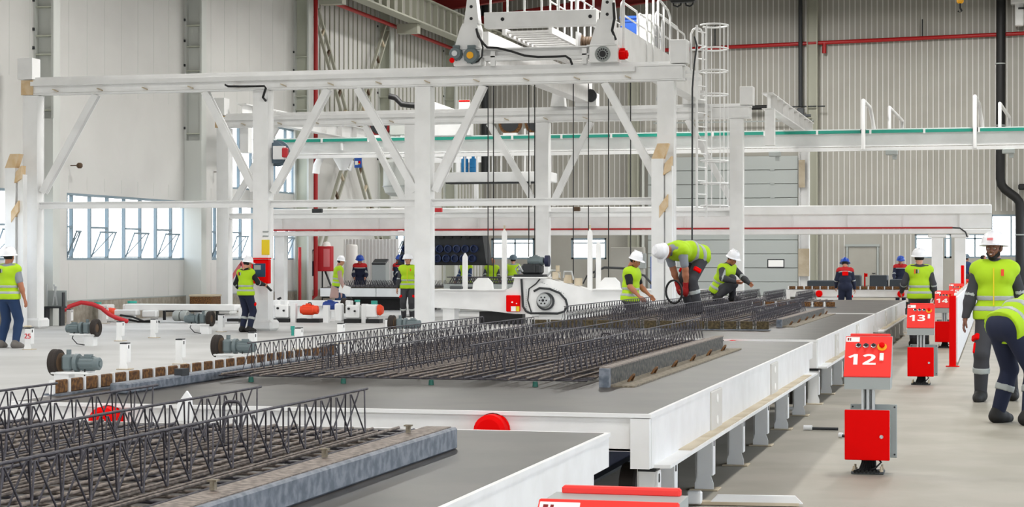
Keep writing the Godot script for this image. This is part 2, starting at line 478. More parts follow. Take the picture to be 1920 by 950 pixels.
		if ww > 1.4: part("mullion", S().box(Vector3(0.1, 0, 0), Vector3(0.07, hh, 0.08)), M.window_frame, w)
		if hh < 1.2: part("transom", S().box(Vector3(0, hh / 2 - 0.22, 0), Vector3(ww, 0.06, 0.08)), M.window_frame, w)
		part("pane", S().box(Vector3.ZERO, Vector3(ww, hh, 0.01)), M.glass, w)
	# columns of the back wall
	n = 0
	for cx in [-15.6, -7.75]:
		n += 1
		struct("back_column_%d" % n, S().ibeam(V(cx, 0, 83.7), V(cx, 13.9, 83.7), 0.5, 0.45, 0.03, Vector3.RIGHT), M.grey_green)
	# sectional gate and a plain door in it
	var gate := empty_struct("door_1", V(-11.7, 0, 83.9))
	for i in 10:
		part("panel", S().bev(Vector3(0, 0.31 + i * 0.61, 0), Vector3(6.6, 0.59, 0.08), 0.015), M.door_panel, gate)
		part("roller", S().box(Vector3(3.42, 0.31 + i * 0.61, 0.06), Vector3(0.14, 0.1, 0.1)), M.dark_grey, gate)
		if i > 4: part("hinge", S().box(Vector3(2.2, 0.31 + i * 0.61 - 0.3, 0.05), Vector3(0.2, 0.08, 0.03)), M.grey_case, gate)
	part("window", S().bev(Vector3(2.35, 1.42, 0.045), Vector3(0.66, 0.3, 0.02), 0.008), M.paper, gate)
	part("window_seal", S().box(Vector3(2.35, 1.42, 0.04), Vector3(0.74, 0.38, 0.02)), M.dark_grey, gate)
	part("guide", S().box(Vector3(3.5, 3.1, 0.06), Vector3(0.1, 6.2, 0.14)).box(Vector3(-3.5, 3.1, 0.06), Vector3(0.1, 6.2, 0.14)), M.column_paint, gate)
	var door := empty_struct("door_2", V(-5.64, 0, 83.95))
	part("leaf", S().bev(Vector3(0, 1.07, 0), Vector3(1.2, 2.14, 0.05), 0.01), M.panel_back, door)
	part("frame", S().box(Vector3(0.65, 1.1, 0.02), Vector3(0.08, 2.2, 0.1)).box(Vector3(-0.65, 1.1, 0.02), Vector3(0.08, 2.2, 0.1)).box(Vector3(0, 2.2, 0.02), Vector3(1.46, 0.1, 0.14)), M.grey_case, door)
	part("handle", S().box(Vector3(0.48, 1.0, 0.06), Vector3(0.14, 0.03, 0.05)), M.dark_grey, door)

# ---------------------------------------------------------------- pallets
func make_pallet(label: String, z0: float, z1: float, w := 4.04, bufs := [-1.34, 1.09]) -> Node3D:
	# base at the middle of the near end, running away from the camera
	var L := z1 - z0
	var t := thing("pallet", label, "pallet", V(-1.91 - w / 2, 0.40, z0), 0.0, "")
	var hx := w / 2
	part("deck", S().box(V(0, 0.31, L / 2), Vector3(w - 0.048, 0.02, L - 0.08)), M.deck, t)
	part("deck_rim", S().box(V(hx - 0.012, 0.308, L / 2), Vector3(0.024, 0.022, L)).box(V(-hx + 0.012, 0.308, L / 2), Vector3(0.024, 0.022, L)).box(V(0, 0.308, 0.02), Vector3(w - 0.048, 0.022, 0.04)).box(V(0, 0.308, L - 0.02), Vector3(w - 0.048, 0.022, 0.04)), M.white_side, t)
	for s in [1, -1]:
		part("side_beam", S().box(V(s * (hx - 0.02), 0.15, L / 2 - 0.17), Vector3(0.03, 0.29, L - 0.44)).box(V(s * (hx - 0.063), 0.15, 0.04), Vector3(0.11, 0.285, 0.1)).box(V(s * (hx - 0.063), 0.22, L - 0.2), Vector3(0.11, 0.15, 0.4)), M.white_side, t)
		part("bottom_flange", S().box(V(s * (hx + 0.03), 0.01, L / 2 - 0.17), Vector3(0.12, 0.02, L - 0.6)), M.white_side, t)
		part("dust_layer", S().box(V(s * (hx + 0.03), 0.0225, L / 2), Vector3(0.09, 0.005, L - 2.0)), M.dust, t)
		for z in [2.6, 6.2]:
			var g := part("stiffener", S().bev(V(s * hx, 0.155, z), Vector3(0.02, 0.27, 0.5), 0.005), M.stiff_paint, t)
			for py in [0.075, -0.075]: part("plug", S().cyl(Vector3(s * 0.009, 0, 0), Vector3(s * 0.014, 0, 0), 0.032), M.white_print, g, V(s * hx, 0.155 + py, z))
	part("end_beam", S().box(V(0, 0.2, 0.03), Vector3(w - 0.22, 0.19, 0.02)).box(V(0, 0.11, 0.05), Vector3(w - 0.22, 0.015, 0.06)), M.white_side, t)
	part("end_beam", S().box(V(0, 0.2, L - 0.03), Vector3(w - 0.22, 0.19, 0.02)), M.white_side, t)
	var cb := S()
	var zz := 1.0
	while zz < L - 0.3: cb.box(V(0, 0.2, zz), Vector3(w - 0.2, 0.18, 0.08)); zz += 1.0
	part("cross_member", cb, M.mid_grey, t)
	for bx in bufs:
		part("buffer", S().lathe(V(bx, 0.21, 0.06), Vector3(0, 0, 1), [[0.0, 0.16], [0.07, 0.16], [0.095, 0.14], [0.095, 0.06], [0.1, 0.06], [0.1, 0.0], [0.0, 0.0]], 24, false), M.red_paint, t)
	return t

func make_post(called: String, label: String, group: String) -> Node3D:
	# support post: a plate folded to a channel, waisted above its foot
	var t := thing(called, label, "support post", Vector3.ZERO, 0.0, group)
	part("front_plate", S().prism(PackedVector2Array([Vector2(-0.065, 0), Vector2(0.065, 0), Vector2(0.065, 0.05), Vector2(0.048, 0.1), Vector2(0.048, 0.37), Vector2(-0.048, 0.37), Vector2(-0.048, 0.1), Vector2(-0.065, 0.05)]), 0.012, Vector3(0, 0, 0.05)), M.white_steel, t)
	part("side_plate", S().box(Vector3(0.055, 0.24, 0), Vector3(0.012, 0.27, 0.12)).box(Vector3(-0.055, 0.2, 0), Vector3(0.012, 0.38, 0.1)), M.white_steel, t)
	part("foot_plate", S().bev(Vector3(0, 0.006, 0), Vector3(0.2, 0.012, 0.18), 0.004), M.dust, t)
	part("slot", S().box(Vector3(0.0625, 0.33, 0.01), Vector3(0.004, 0.05, 0.03)), M.black, t)
	part("head_pad", S().box(Vector3(0, 0.38, 0), Vector3(0.11, 0.02, 0.12)), M.dark_grey, t)
	return t

func girder_mesh(len: float, h: float, w: float, pitch: float, r: float) -> Array:
	# lattice girder along -z: meshes of its top chord, bottom chords and the two zigzag webs
	var top := S().tube([V(0, h, 0), V(0, h, len)], r * 1.25, 6)
	var bot := S().tube([V(-w / 2, 0, 0), V(-w / 2, 0, len)], r, 6).tube([V(w / 2, 0, 0), V(w / 2, 0, len)], r, 6)
	var webs := []
	for s in [-1, 1]:
		var p := []
		var z := 0.02; var up := true
		p.append(V(s * w / 2, 0, z))
		while z + pitch / 2 < len:
			z += pitch / 2
			p.append(V(s * 0.012 if up else s * w / 2, h if up else 0.0, z)); up = not up
		var q := [p[0]]
		for i in range(1, p.size() - 1):
			q.append(p[i].lerp(p[i - 1], 0.05)); q.append(p[i].lerp(p[i + 1], 0.05))
		q.append(p[p.size() - 1])
		webs.append(S().tube(q, r * 0.8, 5, false, false))
	return [top.mesh(), bot.mesh(), webs[0].mesh(), webs[1].mesh()]

func add_girder(ms: Array, at: Vector3, label: String, group: String) -> Node3D:
	var t := thing("lattice_girder", label, "rebar girder", at, 0.0, group)
	part("top_chord", ms[0], M.rebar, t); part("bottom_chords", ms[1], M.mesh_bar, t)
	part("zigzag_bar", ms[2], M.rebar, t); part("zigzag_bar", ms[3], M.rebar, t)
	return t

func mat_of_bars(label: String, x0: float, x1: float, z0: float, z1: float, y: float, dx := 0.107, dz := 0.15) -> Node3D:
	var t := thing("reinforcement_mesh", label, "rebar mesh", V(0, y, 0))
	var r := RandomNumberGenerator.new(); r.seed = int(z0 * 10)
	var L := z1 - z0
	var lm := S().tube([V(0, 0, -L / 2), V(0, 0, L / 2)], 0.0075, 6).mesh()
	var cm := S().tube([Vector3(-(x1 - x0) / 2 - 0.06, 0, 0), Vector3((x1 - x0) / 2 + 0.06, 0, 0)], 0.006, 6).mesh()
	var x := x0
	while x <= x1:
		part("long_bar", lm, M.mesh_bar if r.randf() < 0.7 else M.rebar, t, V(x, 0.013, (z0 + z1) / 2 + r.randf_range(-0.06, 0.06)))
		x += dx
	var z := z0 + 0.08
	while z < z1:
		part("cross_bar", cm, M.mesh_bar if r.randf() < 0.5 else M.rebar, t, V((x0 + x1) / 2 + r.randf_range(-0.03, 0.03), 0, z))
		z += dz
	return t

func lifting_loop(at: Vector3, label: String):
	var p := []
	for a in [[-0.042, 0.0], [-0.042, 0.165], [-0.036, 0.18], [-0.024, 0.188], [0.024, 0.188], [0.036, 0.18], [0.042, 0.165], [0.042, 0.0]]:
		p.append(Vector3(a[0], a[1], 0))
	single("lifting_loop", S().tube(p, 0.008, 8), M.rebar, label, "lifting loop", at, "")

func shutter(label: String, a: Vector3, b: Vector3, h: float, m: Material, out := 1.0) -> Node3D:
	# an edge form: an upright plate on a base plate with magnet handles
	var t := thing("edge_form", label, "formwork rail", a)
	var d := b - a; var L := d.length()
	var x := d.normalized().cross(Vector3.UP).normalized() * out
	var B := Basis(x, Vector3.UP, d.normalized()) if true else Basis.IDENTITY
	part("upright_plate", S().box(d / 2 + Vector3(0, h / 2, 0), Vector3(0.04, h, L), B), m, t)
	part("top_flange", S().box(d / 2 + Vector3(0, h, 0) - x * 0.01, Vector3(0.075, 0.01, L), B), M.mesh_bar, t)
	part("base_plate", S().box(d / 2 + Vector3(0, 0.006, 0) + x * 0.1, Vector3(0.2, 0.012, L), B), M.form_base, t)
	var n := int(L / 0.95)
	for i in n:
		var c := d * ((i + 0.5) / n) + x * 0.08
		var p := []
		for k in 6:
			var g := PI * k / 5
			p.append(c + d.normalized() * 0.07 * cos(g) + Vector3(0, 0.012 + 0.05 * sin(g), 0) + x * 0.03 * sin(g))
		part("handle", S().tube(p, 0.009, 6), M.rust, t)
	part("end_block", S().box(Vector3(0, h / 2, 0) - d.normalized() * 0.03, Vector3(0.07, h, 0.06), B), M.form_steel, t)
	return t

func notched_form(label: String, a: Vector3, b: Vector3, h: float, pitch: float, dm: Material = M.white_side, bm: Material = M.rust) -> Node3D:
	# a stop end of rusty blocks between white upright plates
	var t := thing("stop_end", label, "formwork rail", a)
	var d := b - a; var n := int(d.length() / pitch)
	var u := d.normalized()
	var x := u.cross(Vector3.UP)
	var B := Basis(x, Vector3.UP, u)
	part("base_plate", S().box(d / 2 + Vector3(0, 0.006, 0), Vector3(0.12, 0.012, d.length()), B), M.form_steel, t)
	var bl := S().bev(Vector3(0, h / 2 + 0.012, 0), Vector3(0.028, h, pitch * 0.8), 0.006, B).mesh()
	var pl := S().box(Vector3(0, h / 2 + 0.012, 0), Vector3(0.032, h + 0.006, pitch * 0.12), B).mesh()
	for i in n:
		part("block", bl, bm, t, d * ((i + 0.5) / n))
		part("divider", pl, dm, t, d * (float(i) / n))
	return t

func pallet_line():
	make_pallet("long steel casting pallet nearest the camera, with the blue-grey edge form", -0.5, 9.6)
	make_pallet("steel casting pallet with two red buffers on its end beam, second from the camera", 10.78, 20.7)
	make_pallet("steel casting pallet on which the workers bend over the rebar", 21.2, 31.4)
	make_pallet("far steel casting pallet with an empty deck in front of the red-disc pallet", 31.9, 42.3)
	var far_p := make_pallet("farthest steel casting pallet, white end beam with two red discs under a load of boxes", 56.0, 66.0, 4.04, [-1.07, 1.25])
	part("black_underfill", S().box(V(0, -0.12, 0.25), Vector3(3.9, 0.2, 0.3)), M.black, far_p)  # black box added to stand for the shade under this pallet
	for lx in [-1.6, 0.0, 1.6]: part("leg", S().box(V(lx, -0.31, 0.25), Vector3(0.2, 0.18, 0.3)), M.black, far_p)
	# support posts under the right edge
	var p := make_post("support_post", "white steel support post under the pallet line's near right corner", "posts under the right pallet edge")
	p.position = V(-1.97, 0, 11.05)
	var z := 11.65
	var n := 1
	while z < 43:
		n += 1
		dup(p, V(-1.97, 0, z), "white support post under the pallets' right edge, %s from the near corner" % ORD[n - 2]); z += 1.63
	var dk := thing("cable_duct", "dark blue cable duct on the floor under the pallets behind the posts", "duct", V(-3.0, 0, 16.0))
	part("body", S().bev(Vector3(0, 0.17, 0), Vector3(0.3, 0.3, 8.6), 0.02), M.navy, dk)
	part("foot", S().box(Vector3(0, 0.01, 0), Vector3(0.4, 0.02, 8.0)), M.dark_grey, dk)
	for zq in [11.3, 20.65, 32.0]:
		var w := thing("support_roller", ["brown steel roller between the two nearest posts under the pallet corner", "dark steel roller under the third pallet's near corner", "dark steel roller under the far pallet's near corner"][0 if zq < 12 else (1 if zq < 25 else 2)], "roller", V(-2.12, 0.22, zq))
		part("tyre", S().lathe(Vector3(-0.05, 0, 0), Vector3(1, 0, 0), [[0.1, 0.0], [0.16, 0.0], [0.17, 0.015], [0.17, 0.085], [0.16, 0.1], [0.1, 0.1]], 24, false), M.rubber, w)
		part("hub", S().lathe(Vector3(-0.06, 0, 0), Vector3(1, 0, 0), [[0.0, 0.0], [0.1, 0.0], [0.1, 0.12], [0.05, 0.14], [0.0, 0.14]], 18, false), M.rust, w)
		part("bracket", S().box(Vector3(-0.09, -0.11, 0), Vector3(0.02, 0.22, 0.12)).box(Vector3(0, -0.21, 0), Vector3(0.2, 0.02, 0.14)), M.white_steel, w)
	single("guide_horn", S().prism(PackedVector2Array([Vector2(-0.055, -0.08), Vector2(0.045, -0.08), Vector2(0.04, 0.06), Vector2(0.01, 0.1), Vector2(-0.05, 0.02)]), 0.02), M.white_steel, "white triangular guide plate standing at the gap behind the nearest rebar", "plate", V(-4.74, 0.71, 10.74))
	# reinforcement on the nearest pallet
	mat_of_bars("reinforcement mesh of brown bars on the nearest pallet, close to the camera", -5.55, -2.72, 1.0, 9.05, 0.755)
	var g1 := girder_mesh(6.2, 0.2, 0.1, 0.2, 0.0048)
	var xs := [-5.08, -4.53, -3.99, -3.45, -2.91]
	var nm := ["leftmost, cut by the picture's left edge", "second from the left", "third from the left", "fourth from the left", "rightmost, beside the blue-grey form"]
	for i in 5: add_girder(g1, V(xs[i], 0.785, 2.5), "dark steel lattice girder on the nearest pallet, " + nm[i], "girders on the nearest pallet")
	lifting_loop(V(-3.35, 0.77, 8.1), "bent steel lifting loop standing in the nearest pallet's rebar")
	# blue-grey edge form of the nearest pallet
	var f := thing("edge_form", "blue-grey steel edge form with clamps along the rebar of the nearest pallet", "formwork rail", V(-2.51, 0.72, 5.3))
	part("rail", S().bev(Vector3(0, 0.05, 0), Vector3(0.15, 0.1, 6.6), 0.008), M.form_steel, f)
	part("top_strip", S().box(Vector3(-0.01, 0.102, 0), Vector3(0.12, 0.004, 6.56)), M.mesh_bar, f)
	for i in 6:
		part("clamp", S().box(V(-0.04, 0.122, -2.6 + i * 1.1), Vector3(0.018, 0.03, 0.022)).box(V(-0.04, 0.139, -2.6 + i * 1.1), Vector3(0.034, 0.006, 0.032)), M.form_base, f)
	# second pallet
	mat_of_bars("reinforcement mesh on the second pallet, its bar ends over bare deck", -5.4, -2.8, 12.85, 19.7, 0.765)
	var g2 := girder_mesh(6.6, 0.205, 0.1, 0.185, 0.0044)
	xs = [-5.3, -4.75, -4.2, -3.62, -2.98]
	nm = ["leftmost, against the white floor", "second from the left", "middle one of five", "second from the right", "rightmost, next to the worn angle form"]
	for i in 5: add_girder(g2, V(xs[i], 0.785, 13.1), "dark lattice girder on the second pallet, " + nm[i], "girders on the second pallet")
	lifting_loop(V(-3.4, 0.77, 13.4), "bent steel lifting loop near the front of the second pallet's rebar")
	lifting_loop(V(-3.3, 0.77, 16.4), "bent steel lifting loop in the middle of the second pallet's rebar")
	lifting_loop(V(-4.85, 0.77, 13.7), "bent steel lifting loop at the front left of the second pallet's rebar")
	shutter("worn dark angle form with rusty handles along the second pallet's rebar", V(-2.62, 0.72, 13.0), V(-2.62, 0.72, 18.7), 0.13, M.form_worn)
	var r := thing("edge_form", "grey flat form rail at the second pallet's front left corner", "formwork rail", V(-5.58, 0.72, 13.4))
	part("rail", S().bev(Vector3.ZERO + Vector3(0, 0.035, 0), Vector3(0.12, 0.07, 3.7), 0.01), M.form_steel, r)
	part("stop", S().box(Vector3(0.03, 0.09, 0.9), Vector3(0.06, 0.05, 0.12)), M.dark_grey, r)
	notched_form("row of rusty blocks between white plates along the second pallet's left edge", V(-5.92, 0.72, 11.3), V(-5.86, 0.72, 16.6), 0.085, 0.21)
	for a in [[-5.2, "left"], [-4.5, "second from left"], [-3.85, "third from left"], [-3.1, "right"]]:
		single("mesh_spacer", S().lathe(Vector3.ZERO, Vector3.UP, [[0.0, 0.0], [0.02, 0.0], [0.017, 0.03], [0.016, 0.036], [0.0, 0.036]], 10, false), M.green_spacer, "small green plastic spacer under the front of the second rebar mesh, " + a[1], "spacer", V(a[0], 0.72, 12.92), "spacers under the second mesh")
	# third pallet
	mat_of_bars("reinforcement mesh on the third pallet around the workers", -5.6, -2.9, 24.05, 30.6, 0.765, 0.12, 0.18)
	var g3 := girder_mesh(6.4, 0.21, 0.1, 0.185, 0.005)
	xs = [-5.4, -4.8, -4.15, -3.6, -2.97]
	nm = ["leftmost", "second from the left", "middle", "second from the right", "rightmost"]
	for i in 5: add_girder(g3, V(xs[i], 0.785, 24.1), "dark lattice girder on the workers' pallet, %s of its five" % nm[i], "girders on the third pallet")
	notched_form("olive-brown stop end with grey knots across the front of the workers' pallet", V(-5.75, 0.72, 23.85), V(-2.72, 0.72, 23.85), 0.1, 0.19, M.form_worn, M.olive_rust)
	shutter("worn angle form along the right of the workers' pallet", V(-2.74, 0.72, 25.0), V(-2.72, 0.72, 31.2), 0.1, M.form_worn)
	# fourth pallet
	mat_of_bars("far reinforcement mesh on the fourth pallet", -5.6, -3.3, 35.65, 39.8, 0.765, 0.13, 0.2)
	var g4 := girder_mesh(3.6, 0.21, 0.1, 0.19, 0.0055)
	xs = [-5.62, -4.72, -4.2, -3.6]
	nm = ["leftmost", "second from the left", "third from the left", "rightmost"]
	for i in 4: add_girder(g4, V(xs[i], 0.785, 35.7), "far dark lattice girder on the fourth pallet, %s of its four" % nm[i], "girders on the fourth pallet")
	notched_form("small rusty stop end with white dividers on the fourth pallet", V(-4.4, 0.72, 35.5), V(-2.85, 0.72, 35.5), 0.09, 0.2)

# ---------------------------------------------------------------- crane portals
func portal(label: String, z: float, front: bool) -> Node3D:
	var t := thing("crane_portal", label, "crane portal", V(0, 0, z))
	part("main_beam", S().ibeam(V(-21.95, 5.58, 0), V(-6.45, 5.58, 0), 0.3, 0.34, 0.03), M.white_steel, t)
	part("web_cover", S().box(V(-14.2, 5.58, 0), Vector3(15.4, 0.27, 0.27)), M.white_steel, t)
	part("crane_rail", S().box(V(-14.2, 5.79, 0), Vector3(15.4, 0.07, 0.1)), M.white_steel, t)
	part("cable_trough", S().box(V(-14.6, 5.66, -0.2), Vector3(14.2, 0.10, 0.12)), M.white_steel, t)
	for i in 13:
		part("bracket", S().box(V(-21.1 + i * 1.12, 5.5, -0.18), Vector3(0.13, 0.02, 0.08), Basis(Vector3.BACK, -0.4)), M.dust, t)
	part("end_stop", S().bev(V(-21.87, 6.02, 0), Vector3(0.38, 0.5, 0.4), 0.01), M.white_steel, t)
	part("end_stop", S().bev(V(-6.57, 6.02, 0), Vector3(0.36, 0.5, 0.4), 0.01), M.white_steel, t)
	part("end_plate", S().box(V(-21.83, 5.58, -0.16), Vector3(0.3, 0.34, 0.03)), M.raw_edge, t)
	var cx := [-21.72, -16.02, -12.22, -6.82]
	for i in 4:
		var c := part("column", S().box(V(cx[i] - 0.03, 2.7, -0.16), Vector3(0.36, 5.4, 0.025)).box(V(cx[i] - 0.03, 2.7, 0.16), Vector3(0.36, 5.4, 0.025)).box(V(cx[i] + 0.13, 2.7, 0), Vector3(0.025, 5.4, 0.3)).box(V(cx[i] - 0.19, 2.7, 0), Vector3(0.025, 5.4, 0.3)), M.white_steel, t)
		part("foot", S().bev(V(cx[i] - 0.03, 0.12, 0), Vector3(0.6, 0.24, 0.5), 0.05), M.white_steel, t)
	# diagonal braces, knee joints at 3.15
	for d in [[-20.15, 5.4, -21.5, 3.15], [-17.45, 5.4, -16.25, 3.15], [-14.5, 5.4, -15.8, 3.1], [-13.8, 5.4, -12.45, 3.1], [-10.9, 5.4, -12.0, 3.1], [-8.2, 5.4, -7.0, 3.2]]:
		part("brace", S().ibeam(V(d[0], d[1], 0), V(d[2], d[3], 0), 0.16, 0.18, 0.02, Vector3(0, 0, 1)), M.white_steel, t)
	part("tie_beam", S().ibeam(V(-21.6, 2.85, 0.02), V(-6.95, 2.85, 0.02), 0.16, 0.16, 0.02), M.white_steel, t)
	return t

func portals():
	var a := portal("front white steel crane portal carrying the trolley, with diagonal braces", 40.6, true)
	portal("rear white steel crane portal behind the trolley, half hidden", 52.0, false)
	# short legs with raw slanted notches in front of the portal
	for q in [[-21.98, 3.8, "left", 0.5], [-6.92, 3.82, "right", 0.42]]:
		var t := thing("guide_pylon", "white guide leg with slanted bare-primer tops in front of the %s portal column" % q[2], "steel leg", V(q[0], 0, 40.05))
		part("leg", S().box(Vector3(-0.02, q[1] / 2 - 0.05, 0), Vector3(0.26, q[1] - 0.1, 0.2)), M.white_steel, t)
		part("leg", S().box(Vector3(0.21, q[1] / 2 - 0.1, -0.06), Vector3(0.14, q[1] - 0.3, 0.2)), M.white_steel, t)
		part("slanted_cap", S().prism(PackedVector2Array([Vector2(-0.15, -0.1), Vector2(0.11, -0.1), Vector2(0.22, 0.22), Vector2(-0.02, 0.22)]), 0.2, Vector3(0, q[1], -0.1)), M.raw_edge, t)
		part("slanted_cap", S().prism(PackedVector2Array([Vector2(0.1, -0.45), Vector2(0.26, -0.35), Vector2(0.28, -0.05), Vector2(0.14, -0.2)]), 0.22, Vector3(0, q[1], -0.1)), M.raw_edge, t)
		part("slanted_cap", S().prism(PackedVector2Array([Vector2(0.02, -1.35), Vector2(0.2, -1.1), Vector2(0.2, -0.85), Vector2(0.02, -1.1)]), 0.22, Vector3(0, q[1], -0.1)), M.raw_edge, t)
	# tie beams that run back from the rear portal
	for q in [[-6.05, "right"], [-21.3, "left"]]:
		var t := thing("runway_tie", "white steel beam running back from the rear portal's %s end" % q[1], "steel beam", V(q[0], 0, 52.2))
		part("beam", S().ibeam(V(0, 5.9, 0), V(0, 5.9, 12.0), 0.3, 0.45, 0.03), M.white_steel, t)
		for i in 8: part("stiffener", S().box(V(0.05, 5.9, 0.8 + i * 1.5), Vector3(0.26, 0.4, 0.02)), M.white_side, t)
		part("drop_post", S().box(V(0.05, 5.2, 0.2), Vector3(0.26, 1.0, 0.3)), M.white_steel, t)

# ---------------------------------------------------------------- travelling crane on the front and rear portals
func motor(parent: Node, at: Vector3, d: Vector3, r: float, l: float, m: Material, cap: Material):
	# finned electric motor along d from at
	var s := S().lathe(at, d, [[0.0, 0.0], [r * 0.8, 0.0], [r * 0.8, l * 0.08], [r, l * 0.1], [r, l * 0.75], [r * 0.92, l * 0.78], [r * 0.92, l * 0.97], [r * 0.8, l], [0.0, l]], 16, false)
	var u := d.cross(Vector3.UP if abs(d.y) < 0.9 else Vector3.RIGHT).normalized(); var w := d.cross(u)
	for i in 12:
		var g := TAU * i / 12
		s.bar(at + (u * cos(g) + w * sin(g)) * r + d * l * 0.12, at + (u * cos(g) + w * sin(g)) * r + d * l * 0.74, 0.012, r * 0.14, u * cos(g) + w * sin(g))
	s.box(at + d * l * 0.45 + Vector3.UP * r * 1.1, Vector3(r, r * 0.5, r))
	part("motor", s, m, parent)
	part("motor_cap", S().cyl(at + d * l, at + d * (l + r * 0.15), r * 0.45), cap, parent)

func handrail(parent: Node, pts: Array, h: float, r := 0.022, step := 1.0, mid := true):
	for i in pts.size() - 1:
		var a: Vector3 = pts[i]; var b: Vector3 = pts[i + 1]
		var n: int = max(1, int(a.distance_to(b) / step))
		for k in n + 1:
			if i > 0 and k == 0: continue
			var c := a.lerp(b, float(k) / n)
			part("rail_post", S().tube([c, c + Vector3.UP * h], r, 6), M.white_steel, parent)
		part("top_rail", S().tube([a + Vector3.UP * h, b + Vector3.UP * h], r, 6), M.white_steel, parent)
		if mid: part("mid_rail", S().tube([a + Vector3.UP * h * 0.55, b + Vector3.UP * h * 0.55], r * 0.9, 6), M.white_steel, parent)

func loop_gate(parent: Node, a: Vector3, b: Vector3, h: float):
	# a rail section with rounded corners
	var d := (b - a).normalized(); var c := 0.14; var u := Vector3.UP
	part("rail_hoop", S().tube([a, a + u * (h - c), a + u * (h - c * 0.3) + d * c * 0.3, a + u * h + d * c, b + u * h - d * c, b + u * (h - c * 0.3) - d * c * 0.3, b + u * (h - c), b], 0.024, 6), M.white_steel, parent)
	part("mid_rail", S().tube([a + u * h * 0.5, b + u * h * 0.5], 0.02, 6), M.white_steel, parent)

func crane():
	var t := thing("bridge_crane", "white travelling crane on top of the front portal, with two tapered towers and walkways", "crane", V(0, 0, 40.6))
	for q in [[-11.25, -1], [-8.22, 1]]:
		var x: float = q[0]
		part("wheel_box", S().bev(V(x + 0.03, 6.0, 0), Vector3(0.62, 0.36, 0.44), 0.015), M.white_steel, t)
		part("tower", S().prism(PackedVector2Array([Vector2(-0.28, 6.18), Vector2(0.28, 6.18), Vector2(0.28 if q[1] < 0 else 0.24, 6.62), Vector2(0.24, 6.75), Vector2(-0.08 if q[1] < 0 else -0.1, 6.75), Vector2(-0.14, 6.62)]), 0.4, V(x, 0, 0.2)), M.white_steel, t)
		part("ledge", S().bev(V(x, 6.19, 0), Vector3(0.66, 0.03, 0.5), 0.008), M.white_steel, t)
		part("mast", S().prism(PackedVector2Array([Vector2(-0.17, 6.75), Vector2(0.17, 6.75), Vector2(0.1, 7.4), Vector2(-0.08, 7.4)]), 0.25, V(x + 0.1, 0, 0.12)), M.white_steel, t)
		for y in [6.86, 7.12]: part("bolt_hole", S().cyl(V(x + 0.1, y, -0.13), V(x + 0.1, y, -0.14), 0.035), M.black, t)
	part("vent", S().lathe(V(-8.2, 6.0, -0.22), Vector3(0, 0, 1), [[0.0, 0.0], [0.17, 0.0], [0.17, 0.02], [0.15, 0.03], [0.14, 0.015], [0.0, 0.015]], 24, false), M.grey_case, t)
	var vh := S()
	for i in 14:
		var g := TAU * i / 14
		vh.cyl(V(-8.2 + cos(g) * 0.105, 6.0 + sin(g) * 0.105, -0.235), V(-8.2 + cos(g) * 0.105, 6.0 + sin(g) * 0.105, -0.242), 0.02, 0.02, 8)
	vh.cyl(V(-8.2, 6.0, -0.235), V(-8.2, 6.0, -0.26), 0.07)
	part("vent_core", vh, M.black, t)
	motor(t, V(-7.9, 6.0, 0), Vector3.RIGHT, 0.1, 0.2, M.red_paint, M.red_paint)
	motor(t, V(-11.1, 6.03, -0.1), Vector3(0, 0, 1), 0.17, 0.3, M.motor_grey, M.yellow_ring)
	motor(t, V(-11.45, 6.08, -0.1), Vector3(0, 0, 1), 0.14, 0.3, M.motor_grey, M.alu)
	part("red_cap", S().cyl(V(-11.52, 5.93, -0.36), V(-11.5, 5.93, -0.44), 0.055), M.red_paint, t)
	part("buffer", S().box(V(-11.45, 5.86, 0), Vector3(0.24, 0.06, 0.2)), M.black, t)
	# end carriage beam with its cable
	part("carriage_beam", S().ibeam(V(-10.9, 6.1, 0), V(-8.5, 6.1, 0), 0.3, 0.2, 0.03), M.white_steel, t)
	part("carriage_beam", S().box(V(-9.7, 5.98, -0.02), Vector3(2.3, 0.1, 0.22)), M.white_steel, t)
	part("stiffener", S().box(V(-10.66, 5.98, -0.1), Vector3(0.1, 0.34, 0.1)), M.white_steel, t)
	part("stiffener", S().box(V(-8.62, 5.98, -0.1), Vector3(0.1, 0.34, 0.1)), M.white_steel, t)
	part("cable", S().tube([V(-11.0, 6.62, -0.25), V(-10.95, 6.45, -0.3), V(-10.82, 6.28, -0.3), V(-10.74, 6.2, -0.3), V(-10.5, 6.18, -0.32), V(-10.2, 6.1, -0.34), V(-9.9, 6.0, -0.34), V(-9.6, 5.96, -0.33), V(-9.2, 5.96, -0.32), V(-9.0, 5.97, -0.3), V(-8.9, 5.9, -0.28), V(-8.86, 5.78, -0.27)], 0.026, 8), M.black, t)
	part("cable", S().tube([V(-11.0, 6.62, -0.25), V(-10.9, 6.4, -0.3), V(-10.84, 6.2, -0.3), V(-10.86, 6.0, -0.32), V(-10.95, 5.9, -0.3), V(-11.05, 5.88, -0.28)], 0.018, 8), M.black, t)
	part("cable", S().tube([V(-7.98, 7.1, -0.15), V(-7.95, 6.75, -0.2), V(-8.0, 6.5, -0.2), V(-7.93, 6.3, -0.15)], 0.03, 8), M.black, t)
	# upper front beam and bridge girders running back to the rear portal
	part("upper_beam", S().bev(V(-9.62, 6.82, 0.05), Vector3(2.5, 0.34, 0.3), 0.01), M.white_steel, t)
	for x in [-10.45, -8.5]: part("bolt_hole", S().cyl(V(x, 6.83, -0.1), V(x, 6.83, -0.115), 0.04), M.black, t)
	part("bridge_girder", S().box(V(-7.99, 6.27, 5.9), Vector3(0.35, 0.7, 11.2)), M.white_steel, t)
	part("bridge_girder", S().box(V(-11.05, 6.27, 5.9), Vector3(0.35, 0.7, 11.2)), M.white_side, t)
	part("walkway_stringer", S().box(V(-10.55, 6.62, 5.9), Vector3(0.08, 0.14, 11)).box(V(-9.5, 6.62, 5.9), Vector3(0.08, 0.14, 11)), M.white_side, t)
